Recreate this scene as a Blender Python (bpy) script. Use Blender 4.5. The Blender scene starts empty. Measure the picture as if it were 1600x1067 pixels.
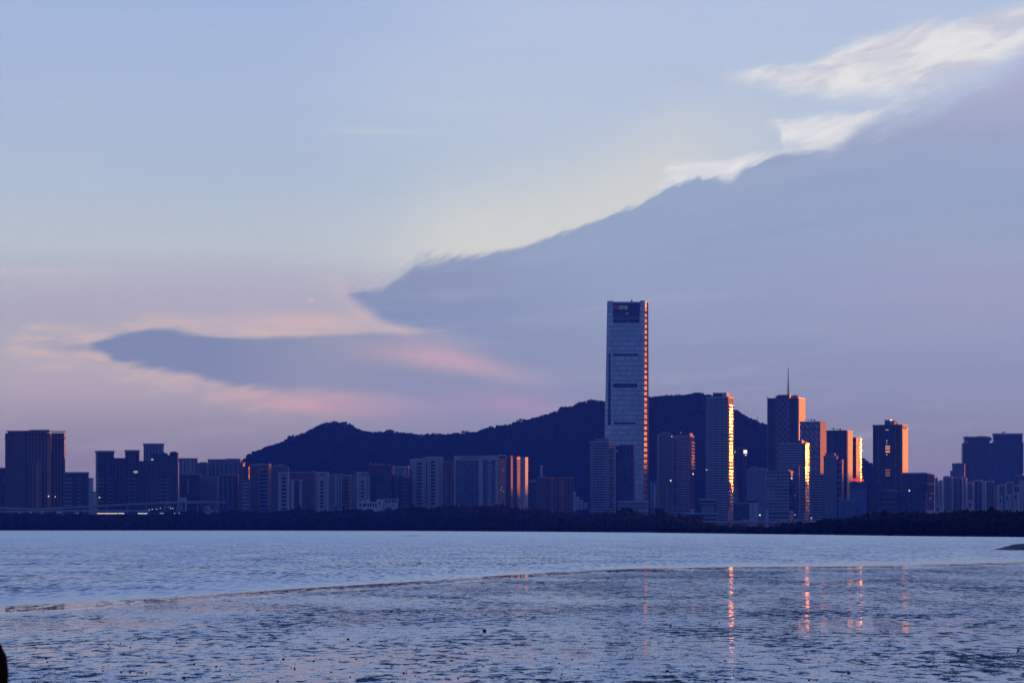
import bpy, bmesh, math, random
from mathutils import Vector, Matrix, Quaternion, noise as mnoise
sc = bpy.context.scene
COL = sc.collection
R = math.radians
FP = 4400.0      # focal length in photo pixels: 1 px = 1/4400 rad
CX, HY = 800.0, 821.0   # straight ahead and the horizon in the photo
EYE = 6.0
HAZE_D = 9.0e-5     # density of the evening air

# ---------------------------------------------------------------- camera
cam_d = bpy.data.cameras.new('camera')
cam = bpy.data.objects.new('camera', cam_d)
COL.objects.link(cam)
cam.location = (0, 0, EYE)
cam.rotation_euler = (R(90), 0, 0)
cam_d.sensor_width = 36.0
cam_d.lens = 36.0 * FP / 1600.0
cam_d.shift_y = (HY - 533.5) / 1600.0
cam_d.clip_start = 0.5
cam_d.clip_end = 60000
cam_d.dof.use_dof = True
cam_d.dof.focus_distance = 3500
cam_d.dof.aperture_fstop = 26
sc.camera = cam
sc.view_settings.view_transform = 'Standard'
sc.view_settings.look = 'None'
sc.view_settings.exposure = 0
sc.view_settings.gamma = 1
sc.cycles.volume_bounces = 0
sc.cycles.max_bounces = 8
sc.cycles.volume_max_steps = 64
sc.cycles.sample_clamp_indirect = 12

# ---------------------------------------------------------------- sun
SUN_AZ, SUN_EL = 50.0, 1.7      # degrees right of the view axis, above the horizon
sdir = Vector((math.sin(R(SUN_AZ)) * math.cos(R(SUN_EL)), math.cos(R(SUN_AZ)) * math.cos(R(SUN_EL)), math.sin(R(SUN_EL))))
sun_d = bpy.data.lights.new('sun', 'SUN')
sun_d.energy = 2.4
sun_d.angle = R(0.53)
sun_d.color = (1.0, 0.27, 0.065)
sun = bpy.data.objects.new('sun', sun_d)
COL.objects.link(sun)
sun.location = (3000, 3000, 800)
sun.rotation_euler = (-sdir).to_track_quat('-Z', 'Y').to_euler()

def lin(c):
    return tuple(((x / 255.0) / 12.92 if x / 255.0 <= 0.04045 else ((x / 255.0 + 0.055) / 1.055) ** 2.4) for x in c)

# ---------------------------------------------------------------- node maths
class G:
    def __init__(s, nt): s.nt = nt
    def new(s, t, **k):
        n = s.nt.nodes.new(t)
        for a, b in k.items(): setattr(n, a, b)
        return n
    def put(s, inp, v):
        if isinstance(v, S): s.nt.links.new(v.o, inp)
        elif isinstance(v, bpy.types.NodeSocket): s.nt.links.new(v, inp)
        elif v is not None: inp.default_value = v
    def m(s, op, a, b=None, c=None, clamp=False):
        n = s.new('ShaderNodeMath', operation=op, use_clamp=clamp)
        s.put(n.inputs[0], a); s.put(n.inputs[1], b); s.put(n.inputs[2], c)
        return S(s, n.outputs[0])
    def smooth(s, x, a, b, lo=0.0, hi=1.0):
        n = s.new('ShaderNodeMapRange', interpolation_type='SMOOTHSTEP', clamp=True)
        s.put(n.inputs[0], x); s.put(n.inputs[1], a); s.put(n.inputs[2], b); s.put(n.inputs[3], lo); s.put(n.inputs[4], hi)
        return S(s, n.outputs[0])
    def xyz(s, x, y, z=0.0):
        n = s.new('ShaderNodeCombineXYZ')
        s.put(n.inputs[0], x); s.put(n.inputs[1], y); s.put(n.inputs[2], z)
        return S(s, n.outputs[0])
    def sep(s, v):
        n = s.new('ShaderNodeSeparateXYZ'); s.put(n.inputs[0], v)
        return [S(s, o) for o in n.outputs]
    def noise(s, v, scale=1.0, detail=3.0, rough=0.5, dist=0.0):
        n = s.new('ShaderNodeTexNoise'); s.put(n.inputs['Vector'], v)
        n.inputs['Scale'].default_value = scale; n.inputs['Detail'].default_value = detail
        n.inputs['Roughness'].default_value = rough; n.inputs['Distortion'].default_value = dist
        return S(s, n.outputs[0])
    def mix(s, f, a, b):
        n = s.new('ShaderNodeMix', data_type='RGBA')
        s.put(n.inputs[0], f)
        for i, c in ((6, a), (7, b)):
            if isinstance(c, tuple): c = tuple(c)[:3] + (1.0,)
            s.put(n.inputs[i], c)
        return S(s, n.outputs[2])
    def ramp(s, x, stops):
        n = s.new('ShaderNodeValToRGB'); s.put(n.inputs[0], x)
        e = n.color_ramp.elements
        e[0].position, e[0].color = stops[0][0], tuple(stops[0][1]) + (1,)
        e[1].position, e[1].color = stops[-1][0], tuple(stops[-1][1]) + (1,)
        for p, c in stops[1:-1]:
            k = e.new(p); k.color = tuple(c) + (1,)
        return S(s, n.outputs[0])
    def curve(s, x, pts, x0, x1, y0, y1, vec=False):
        # piecewise curve through pts given in real units
        n = s.new('ShaderNodeFloatCurve')
        t = s.m('DIVIDE', s.m('SUBTRACT', x, x0), x1 - x0, clamp=True)
        s.put(n.inputs[1], t)
        cm = n.mapping; c = cm.curves[0]; cm.extend = 'HORIZONTAL'
        P = [((a - x0) / (x1 - x0), (b - y0) / (y1 - y0)) for a, b in pts]
        c.points[0].location = P[0]; c.points[1].location = P[-1]
        for p in P[1:-1]: c.points.new(*p)
        for p in c.points: p.handle_type = 'VECTOR' if vec else 'AUTO_CLAMPED'
        cm.update()
        return s.m('ADD', s.m('MULTIPLY', S(s, n.outputs[0]), y1 - y0), y0)
class S:
    def __init__(s, g, o): s.g, s.o = g, o
    def __add__(s, b): return s.g.m('ADD', s, b)
    def __radd__(s, b): return s.g.m('ADD', s, b)
    def __sub__(s, b): return s.g.m('SUBTRACT', s, b)
    def __rsub__(s, b): return s.g.m('SUBTRACT', b, s)
    def __mul__(s, b): return s.g.m('MULTIPLY', s, b)
    def __rmul__(s, b): return s.g.m('MULTIPLY', s, b)
    def __truediv__(s, b): return s.g.m('DIVIDE', s, b)

# ---------------------------------------------------------------- sky
world = bpy.data.worlds.new('World')
sc.world = world
world.use_nodes = True
wn = world.node_tree
wn.nodes.clear()
g = G(wn)
tc = g.new('ShaderNodeTexCoord')
dx, dy, dz = g.sep(tc.outputs['Generated'])
az = g.m('ARCTAN2', dx, dy)
hyp = g.m('SQRT', dx * dx + dy * dy)
el = g.m('ARCTAN2', dz, hyp)
U = az * FP + CX                # azimuth, in 1/4400 rad
W = HY - el * FP                # elevation, same unit, counted downwards
sky = g.new('ShaderNodeTexSky', sky_type='NISHITA')
sky.sun_disc = False
sky.sun_elevation = R(SUN_EL)
sky.sun_rotation = R(SUN_AZ)
sky.altitude = 10; sky.air_density = 1.2; sky.dust_density = 2.0; sky.ozone_density = 3.0
nish = g.new('ShaderNodeVectorMath', operation='MULTIPLY')
wn.links.new(sky.outputs[0], nish.inputs[0]); nish.inputs[1].default_value = (0.18, 0.215, 0.55)
nish = S(g, nish.outputs[0])

def el_ramp(pts):
    # pts: (W, rgb) from top to horizon; W runs -900..900
    return g.ramp((W + 900.0) / 1800.0, [((w + 900) / 1800.0, lin(c)) for w, c in pts])
skyL = el_ramp([(-900, (150, 192, 274)), (-300, (156, 192, 266)), (0, (160, 181, 220)), (150, (168, 185, 217)), (300, (174, 189, 211)), (385, (182, 190, 205)),
                (440, (176, 178, 198)), (500, (168, 168, 189)), (560, (172, 168, 186)), (620, (163, 157, 180)), (680, (145, 140, 171)), (760, (128, 120, 162)), (900, (110, 106, 150))])
skyR = el_ramp([(-900, (150, 192, 274)), (-300, (162, 195, 264)), (0, (178, 193, 224)), (150, (180, 194, 220)), (300, (184, 197, 214)), (400, (194, 200, 208)),
                (440, (182, 184, 200)), (500, (167, 167, 189)), (560, (153, 155, 186)), (620, (140, 146, 184)), (680, (133, 137, 173)), (760, (124, 124, 166)), (900, (110, 106, 150))])
n_big = g.noise(g.xyz(U / 700.0, W / 160.0, 3.1), 1.0, 4, 0.5)
base = g.mix(g.smooth(U + (n_big - 0.5) * 300.0, 380, 820), skyL, skyR)
# thin cirrus veil, long horizontal wisps
veil = g.noise(g.xyz(U / 420.0 + W / 900.0, W / 46.0, 7.7), 1.0, 5, 0.62, 0.4)
base = g.mix(g.smooth(veil, 0.5, 0.85, 0, 0.16), base, lin((206, 206, 216)))
base = g.mix(g.smooth(veil, 0.5, 0.15, 0, 0.14), base, lin((150, 160, 200)))
def gauss(cx, cy, sx, sy, u=None, w=None):
    a = ((u or U) - cx) / sx; b = ((w or W) - cy) / sy
    return g.m('EXPONENT', (a * a + b * b) * -1.0)
for (cx, cy, sx, sy, k, c) in ((590, 210, 75, 5, .35, (205, 210, 218)), (700, 172, 90, 9, .25, (196, 206, 222)), (60, 430, 120, 6, .3, (205, 198, 205)),
                               (487, 470, 6, 3, .6, (225, 195, 185)), (300, 475, 400, 40, .35, (176, 166, 196))):
    base = g.mix(gauss(cx, cy, sx, sy) * k, base, lin(c))
# wispy displacement of the cloud edges, along the slope of the bank
fine = g.noise(g.xyz((U + W * 0.6) / 60.0, (W + U * 0.35) / 26.0, 1.3), 1.0, 6, 0.6, 0.6) - 0.5
med = g.noise(g.xyz((U + W * 0.6) / 150.0, (W + U * 0.35) / 60.0, 5.3), 1.0, 3, 0.5, 0.3) - 0.5
flat = g.noise(g.xyz(U / 130.0, W / 22.0, 9.3), 1.0, 5, 0.6, 0.5) - 0.5
X0, X1 = -400.0, 2200.0
# the big shadowed bank: upper edge, lower edge
top = g.curve(U, [(-400, 900), (480, 900), (528, 468), (545, 456), (600, 437), (650, 408), (700, 398), (780, 391), (870, 370), (950, 338), (1005, 316), (1035, 297), (1050, 283), (1130, 277), (1160, 262),
                  (1230, 243), (1300, 228), (1380, 190), (1480, 150), (1560, 118), (1640, 70), (1800, 0), (2200, -120)], X0, X1, -200, 1000, vec=True)
bot = g.curve(U, [(-400, 440), (480, 440), (530, 455), (560, 480), (600, 500), (700, 533), (790, 572), (870, 608), (960, 640), (1050, 660), (1200, 700), (1500, 900), (2200, 950)], X0, X1, -200, 1000, vec=True)
amp = g.curve(U, [(-400, 30), (540, 34), (700, 34), (800, 15), (1000, 22), (1100, 32), (2200, 40)], X0, X1, 0, 60)
ser = g.noise(g.xyz((U + W * 0.8) / 20.0, (W + U * 0.4) / 12.0, 6.6), 1.0, 4, 0.6, 0.4) - 0.5
dtop = W - top + fine * amp * 2.0 + med * 26.0 + ser * amp * 0.55
dbot = bot - W + flat * 44.0 + med * 16.0
wid = g.curve(U, [(-400, 16), (540, 16), (650, 22), (760, 9), (1000, 7), (1150, 9), (1300, 22), (1400, 50), (2200, 60)], X0, X1, 0, 100)
bwid = g.curve(U, [(-400, 14), (560, 14), (700, 30), (850, 60), (1000, 80), (2200, 80)], X0, X1, 0, 100)
bank = g.smooth(dtop, wid * -0.4, wid) * g.smooth(dbot, bwid * -1.0, bwid)
bank_c = el_ramp([(-900, (170, 180, 212)), (60, (176, 182, 212)), (150, (170, 174, 206)), (220, (156, 166, 200)), (300, (147, 165, 198)), (390, (147, 164, 198)), (450, (143, 158, 195)), (520, (141, 153, 189)),
                  (600, (138, 145, 183)), (680, (133, 135, 172)), (760, (126, 122, 166)), (900, (110, 106, 150))])
bank_l = el_ramp([(-900, (170, 180, 212)), (380, (144, 158, 190)), (440, (136, 149, 186)), (500, (134, 146, 186)), (560, (134, 145, 185)), (620, (137, 143, 182)), (680, (132, 135, 172)), (760, (126, 122, 166)), (900, (110, 106, 150))])
bank_c = g.mix(g.smooth(U, 640, 1000), bank_l, bank_c)
bank_c = g.mix(g.smooth(n_big, 0.42, 0.72, 0, 0.07), bank_c, lin((168, 158, 192)))
bank_c = g.mix(g.smooth(veil, 0.45, 0.8, 0, 0.22), bank_c, lin((166, 170, 204)))
tex = g.noise(g.xyz((U + W * 1.5) / 260.0, (W + U * 0.12) / 38.0, 8.1), 1.0, 6, 0.6, 0.5)
bank_c = g.mix(g.smooth(tex, 0.48, 0.25, 0, 0.30) * g.smooth(dtop, 260, 20, 0.35, 1.0), bank_c, lin((128, 140, 182)))
bank_c = g.mix(g.smooth(tex, 0.52, 0.78, 0, 0.30), bank_c, lin((172, 172, 204)))
bank_c = g.mix(gauss(1560, 450, 330, 90) * 0.3, bank_c, lin((172, 160, 194)))
# the pale blade of clear light just above the bank's edge
base = g.mix(g.smooth(dtop, -170, -6) * g.smooth(dtop, 40, 0) * g.smooth(U, 545, 760) * g.smooth(U, 1300, 1000) * 0.72, base, lin((212, 211, 209)))
# warm rims left of the bank
warm = g.smooth(g.m('ABSOLUTE', (W - bot + 4.0 + flat * 16.0)), 34, 2) * g.smooth(U, 470, 590) * g.smooth(U, 800, 600) * 0.5
# the small blade-shaped cloud low at left
bt = g.curve(U, [(-400, 560), (10, 560), (60, 534), (128, 538), (190, 523), (255, 515), (330, 524), (420, 528), (520, 520), (600, 516), (700, 530), (900, 560), (2200, 600)], X0, X1, -200, 1000)
bb = g.curve(U, [(-400, 540), (10, 540), (60, 552), (128, 552), (200, 578), (290, 590), (370, 612), (470, 618), (600, 622), (720, 640), (900, 650), (2200, 640)], X0, X1, -200, 1000)
d1 = W - bt + flat * 18.0 + fine * 10.0
d2 = bb - W + fine * 30.0 + flat * 10.0 + ser * 12.0
blade = g.smooth(d1, -3, 9) * g.smooth(d2, -3, 16) * g.smooth(U, 5, 125) * g.smooth(U, 900, 620, 0.0, 1.0)
blade = blade * g.smooth(U, 560, 300, 0.62, 1.0) * g.smooth(U, 70, 150, 0.5, 1.0)
rim = (g.smooth(g.m('ABSOLUTE', d1 + 9.0), 24, 1) * 0.62 + g.smooth(g.m('ABSOLUTE', d2 + 8.0), 30, 1) * 0.55) * g.smooth(U, 0, 60) * g.smooth(U, 640, 480)
rim = rim * g.smooth(g.noise(g.xyz(U / 70.0, W / 14.0, 2.2), 1.0, 4, 0.6), 0.34, 0.66, 0.15, 1.0)
pink = lin((212, 184, 184))
base = g.mix(rim, base, pink)
base = g.mix(gauss(470, 505, 120, 16) * 0.7, base, lin((208, 182, 188)))
base = g.mix(gauss(130, 600, 260, 34) * 0.3, base, lin((190, 168, 186)))
base = g.mix(blade, base, g.mix(g.smooth(W, 520, 600), lin((127, 138, 177)), lin((126, 137, 178))))
# broad rosy glows beneath
for (cx, cy, sx, sy, k, c) in ((690, 560, 110, 17, .75, (196, 166, 186)), (470, 632, 90, 13, .7, (202, 158, 176)), (560, 628, 90, 15, .45, (186, 152, 178)), (820, 632, 110, 17, .55, (176, 148, 182)), (650, 640, 300, 30, .25, (160, 146, 186))):
    base = g.mix(gauss(cx, cy + 0, sx, sy, w=W - (U - cx) * 0.10 + flat * 14.0) * k, base, lin(c))
col = g.mix(warm, base, lin((212, 186, 190)))
col = g.mix(bank, col, bank_c)
col = g.mix(gauss(730, 567, 90, 13, w=W - (U - 730.0) * 0.28 + flat * 10.0) * 0.62, col, lin((188, 160, 188)))
# sunlit white tops along the upper right of the bank
def puff(tp, bp, n1, soft, lo=0.0):
    t_ = g.curve(U, tp, X0, X1, -200, 1000); b_ = g.curve(U, bp, X0, X1, -200, 1000)
    a = W - t_ + fine * n1 + med * n1 * 0.5
    b = b_ - W + fine * n1 + flat * n1
    return g.smooth(a, -2, soft) * g.smooth(b, -4, soft * 1.8), a, b
wn3 = g.noise(g.xyz(U / 120.0, (W + U * 0.22) / 42.0, 4.4), 1.0, 6, 0.58, 0.7)
p1, a1, b1 = puff([(-400, 400), (1080, 150), (1104, 123), (1180, 112), (1250, 104), (1330, 70), (1420, 48), (1500, 36), (1600, 16), (1800, -40), (2200, -160)],
                  [(-400, 300), (1080, 110), (1104, 130), (1200, 156), (1310, 176), (1420, 170), (1500, 156), (1560, 130), (1640, 80), (1800, 20), (2200, -120)], 30.0, 22.0)
p2, a2, b2 = puff([(-400, 400), (1160, 230), (1186, 198), (1240, 186), (1310, 178), (1345, 184), (1395, 190), (1430, 215), (2200, 500)],
                  [(-400, 100), (1160, 180), (1186, 200), (1212, 214), (1228, 250), (1290, 250), (1345, 210), (1400, 190), (1430, 180), (2200, 100)], 32.0, 18.0)
p3, a3, b3 = puff([(-400, 500), (1020, 320), (1034, 266), (1050, 254), (1100, 254), (1150, 252), (1200, 242), (1240, 234), (1270, 250), (2200, 700)],
                  [(-400, 100), (1020, 250), (1034, 282), (1062, 297), (1080, 277), (1108, 277), (1134, 291), (1165, 270), (1210, 250), (1250, 246), (1270, 230), (2200, 100)], 22.0, 11.0)
shade = g.smooth(wn3, 0.36, 0.62)
white = g.mix(shade, lin((198, 199, 216)), lin((226, 225, 228)))
col = g.mix(p1 * g.smooth(wn3 + ser * 0.3, 0.15, 0.5, 0.62, 0.98), col, white)
col = g.mix(p2 * g.smooth(wn3 + ser * 0.35, 0.2, 0.5, 0.7, 0.97), col, g.mix(shade, lin((208, 210, 222)), lin((230, 229, 231))))
col = g.mix(p3 * g.smooth(wn3, 0.1, 0.38, 0.85, 0.98), col, g.mix(shade, lin((206, 207, 220)), lin((232, 230, 232))))
# a thin pale thread of lit cloud along the edge, joining the white tops
thread = g.smooth(g.m('ABSOLUTE', dtop + 5.0), 15, 1) * g.smooth(U, 1010, 1040) * g.smooth(U, 1480, 1330) * g.smooth(wn3 + ser * 0.5, 0.3, 0.6, 0.1, 0.85)
col = g.mix(thread, col, lin((216, 216, 226)))
# what the air in front takes from and adds to the light of this part of the sky is allowed for here,
# so that it arrives with the colours above
AIR = (0.045, 0.18, 1.0); AMB = (0.15, 0.16, 0.24)
path = g.m('MINIMUM', g.m('DIVIDE', 414.0, g.m('MAXIMUM', g.m('SINE', el), 0.01)), 9300.0)
ch = g.new('ShaderNodeSeparateColor'); g.put(ch.inputs[0], col)
out = []
for i in range(3):
    T_ = g.m('EXPONENT', path * (-HAZE_D * AIR[i]))
    out.append(g.m('MAXIMUM', (S(g, ch.outputs[i]) - (1.0 - T_) * AMB[i]) / T_, 0.0))
cc = g.new('ShaderNodeCombineColor')
for i in range(3): g.put(cc.inputs[i], out[i])
col = S(g, cc.outputs[0])
# the rest of the dome: the physical dusk sky with the glow round the sun
aaz = g.m('ABSOLUTE', az)
away = g.m('MAXIMUM', g.smooth(aaz, R(17), R(42)), g.smooth(el, R(45), R(80)))
glow = gauss(0, 0, 1, 1, u=(az - R(SUN_AZ)) / R(13), w=(el - R(1.0)) / R(6.5))
ad = g.new('ShaderNodeMix', data_type='RGBA', blend_type='ADD')
g.put(ad.inputs[0], glow); g.put(ad.inputs[6], nish); ad.inputs[7].default_value = (1.9, 0.62, 0.16, 1)
col = g.mix(away, col, S(g, ad.outputs[2]))
bg = g.new('ShaderNodeBackground'); g.put(bg.inputs[0], col); bg.inputs[1].default_value = 1.0
wo = g.new('ShaderNodeOutputWorld'); wn.links.new(bg.outputs[0], wo.inputs[0])

# ---------------------------------------------------------------- helpers
def tag(o, label=None, cat=None, group=None, kind=None):
    if label: o['label'] = label
    if cat: o['category'] = cat
    if group: o['group'] = group
    if kind: o['kind'] = kind
    return o
def mesh_obj(name, verts, faces, mat, parent=None, smooth=False):
    me = bpy.data.meshes.new(name)
    me.from_pydata(verts, [], faces); me.update()
    if mat: me.materials.append(mat)
    if smooth: me.polygons.foreach_set('use_smooth', [True] * len(me.polygons))
    o = bpy.data.objects.new(name, me); COL.objects.link(o)
    if parent: o.parent = parent
    return o
def empty(name, loc, rz=0.0):
    o = bpy.data.objects.new(name, None); COL.objects.link(o)
    o.location = loc; o.rotation_euler = (0, 0, rz); o.empty_display_size = 5
    return o
class MB:
    def __init__(s): s.v, s.f = [], []
    def box(s, x0, x1, y0, y1, z0, z1):
        b = len(s.v)
        s.v += [(x0, y0, z0), (x1, y0, z0), (x1, y1, z0), (x0, y1, z0), (x0, y0, z1), (x1, y0, z1), (x1, y1, z1), (x0, y1, z1)]
        s.f += [tuple(b + i for i in q) for q in ((0, 3, 2, 1), (4, 5, 6, 7), (0, 1, 5, 4), (1, 2, 6, 5), (2, 3, 7, 6), (3, 0, 4, 7))]
        return s
    def prism(s, pts, z0, z1, top=None):
        b = len(s.v); n = len(pts); top = top or pts
        s.v += [(x, y, z0) for x, y in pts] + [(x, y, z1) for x, y in top]
        s.f += [(b + i, b + (i + 1) % n, b + n + (i + 1) % n, b + n + i) for i in range(n)]
        s.f += [tuple(b + n + i for i in range(n)), tuple(b + i for i in reversed(range(n)))]
        return s
    def bar(s, p, q, r, r2=None, n=6):
        p, q = Vector(p), Vector(q); d = (q - p).normalized(); r2 = r if r2 is None else r2
        u = d.orthogonal().normalized(); w = d.cross(u); b = len(s.v)
        for c, rr in ((p, r), (q, r2)):
            for i in range(n):
                a = 2 * math.pi * i / n
                s.v.append(tuple(c + (u * math.cos(a) + w * math.sin(a)) * rr))
        s.f += [(b + i, b + (i + 1) % n, b + n + (i + 1) % n, b + n + i) for i in range(n)]
        s.f += [tuple(b + n + i for i in range(n)), tuple(b + i for i in reversed(range(n)))]
        return s
    def blob(s, c, r, rnd, jit=0.25, sz=1.0):
        b = len(s.v); t = 1.618
        P = [(-1, t, 0), (1, t, 0), (-1, -t, 0), (1, -t, 0), (0, -1, t), (0, 1, t), (0, -1, -t), (0, 1, -t), (t, 0, -1), (t, 0, 1), (-t, 0, -1), (-t, 0, 1)]
        F = [(0, 11, 5), (0, 5, 1), (0, 1, 7), (0, 7, 10), (0, 10, 11), (1, 5, 9), (5, 11, 4), (11, 10, 2), (10, 7, 6), (7, 1, 8), (3, 9, 4), (3, 4, 2), (3, 2, 6), (3, 6, 8), (3, 8, 9), (4, 9, 5), (2, 4, 11), (6, 2, 10), (8, 6, 7), (9, 8, 1)]
        for p in P:
            k = r / 1.902 * (1 + rnd.uniform(-jit, jit))
            s.v.append((c[0] + p[0] * k, c[1] + p[1] * k, c[2] + p[2] * k * sz))
        s.f += [tuple(b + i for i in q) for q in F]
        return s
    def build(s, name, mat, parent=None, smooth=False): return mesh_obj(name, s.v, s.f, mat, parent, smooth)
def px_x(px, D): return (px - CX) / FP * D
def px_z(py, D): return EYE + (HY - py) / FP * D

# ---------------------------------------------------------------- materials
def principled(name):
    m = bpy.data.materials.new(name); m.use_nodes = True
    nt = m.node_tree; p = nt.nodes['Principled BSDF']
    return m, G(nt), p
def plain(name, col, rough=0.7, var=0.15, scale=0.2, metal=0.0, bump=0.0):
    m, g, p = principled(name)
    t = g.new('ShaderNodeTexCoord')
    n = g.noise(t.outputs['Object'], scale, 4, 0.6)
    c = g.mix(n, tuple(x * (1 - var) for x in col), tuple(min(1, x * (1 + var)) for x in col))
    g.put(p.inputs['Base Color'], c)
    p.inputs['Roughness'].default_value = rough; p.inputs['Metallic'].default_value = metal
    if bump:
        b = g.new('ShaderNodeBump'); b.inputs['Strength'].default_value = bump
        g.put(b.inputs['Height'], n); g.put(p.inputs['Normal'], b.outputs[0])
    return m
def emit(name, col, strength):
    m, g, p = principled(name)
    p.inputs['Base Color'].default_value = (0.02, 0.02, 0.02, 1)
    t = g.new('ShaderNodeTexCoord')
    n = g.noise(t.outputs['Object'], 1.5, 1)
    g.put(p.inputs['Emission Color'], tuple(col) + (1,))
    g.put(p.inputs['Emission Strength'], (n * 0.4 + 0.8) * strength)
    return m
def facade(name, wall, glass, cw=3.0, ch=3.4, fw=0.6, fh=0.6, rough=0.32, tilt=0.03, wrough=0.7, spec=0.5, metal=0.0, var=0.5):
    # glazing grid in metres on any vertical face of a building; every pane a little out of plane
    m, g, p = principled(name)
    t = g.new('ShaderNodeTexCoord')
    x, y, z = g.sep(t.outputs['Object']); nx, ny, nz = g.sep(t.outputs['Normal'])
    k = g.smooth(g.m('ABSOLUTE', ny), 0.65, 0.66)
    u = g.m('ADD', x * k, y * (1.0 - k))
    uu = (u + 500.0) / cw; zz = z / ch
    fu = g.m('FRACT', uu); fz = g.m('FRACT', zz)
    win = g.m('LESS_THAN', fu, fw) * g.m('LESS_THAN', fz, fh) * g.m('LESS_THAN', g.m('ABSOLUTE', nz), 0.5)
    cell = g.xyz(g.m('FLOOR', uu), g.m('FLOOR', zz), k)
    wnz = g.new('ShaderNodeTexWhiteNoise'); g.put(wnz.inputs[0], cell)
    rnd = S(g, wnz.outputs[0])
    big = g.noise(t.outputs['Object'], 0.03, 3, 0.6)
    gl = g.mix(rnd, tuple(c * (1 - var) for c in glass), tuple(min(1, c * (1 + var)) for c in glass))
    wc = g.mix(big, tuple(c * 0.8 for c in wall), tuple(min(1, c * 1.2) for c in wall))
    g.put(p.inputs['Base Color'], g.mix(win, wc, gl))
    g.put(p.inputs['Roughness'], win * (rough - wrough) + wrough)
    g.put(p.inputs['Metallic'], win * metal)
    p.inputs['Specular IOR Level'].default_value = spec
    geo = g.new('ShaderNodeNewGeometry')
    off = g.new('ShaderNodeVectorMath', operation='SUBTRACT'); g.put(off.inputs[0], wnz.outputs[1]); off.inputs[1].default_value = (.5, .5, .5)
    sca = g.new('ShaderNodeVectorMath', operation='SCALE'); g.put(sca.inputs[0], off.outputs[0]); g.put(sca.inputs['Scale'], win * (tilt * 2))
    ad = g.new('ShaderNodeVectorMath', operation='ADD'); g.put(ad.inputs[0], sca.outputs[0]); g.put(ad.inputs[1], geo.outputs['Normal'])
    nm = g.new('ShaderNodeVectorMath', operation='NORMALIZE'); g.put(nm.inputs[0], ad.outputs[0])
    g.put(p.inputs['Normal'], nm.outputs[0])
    return m

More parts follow.
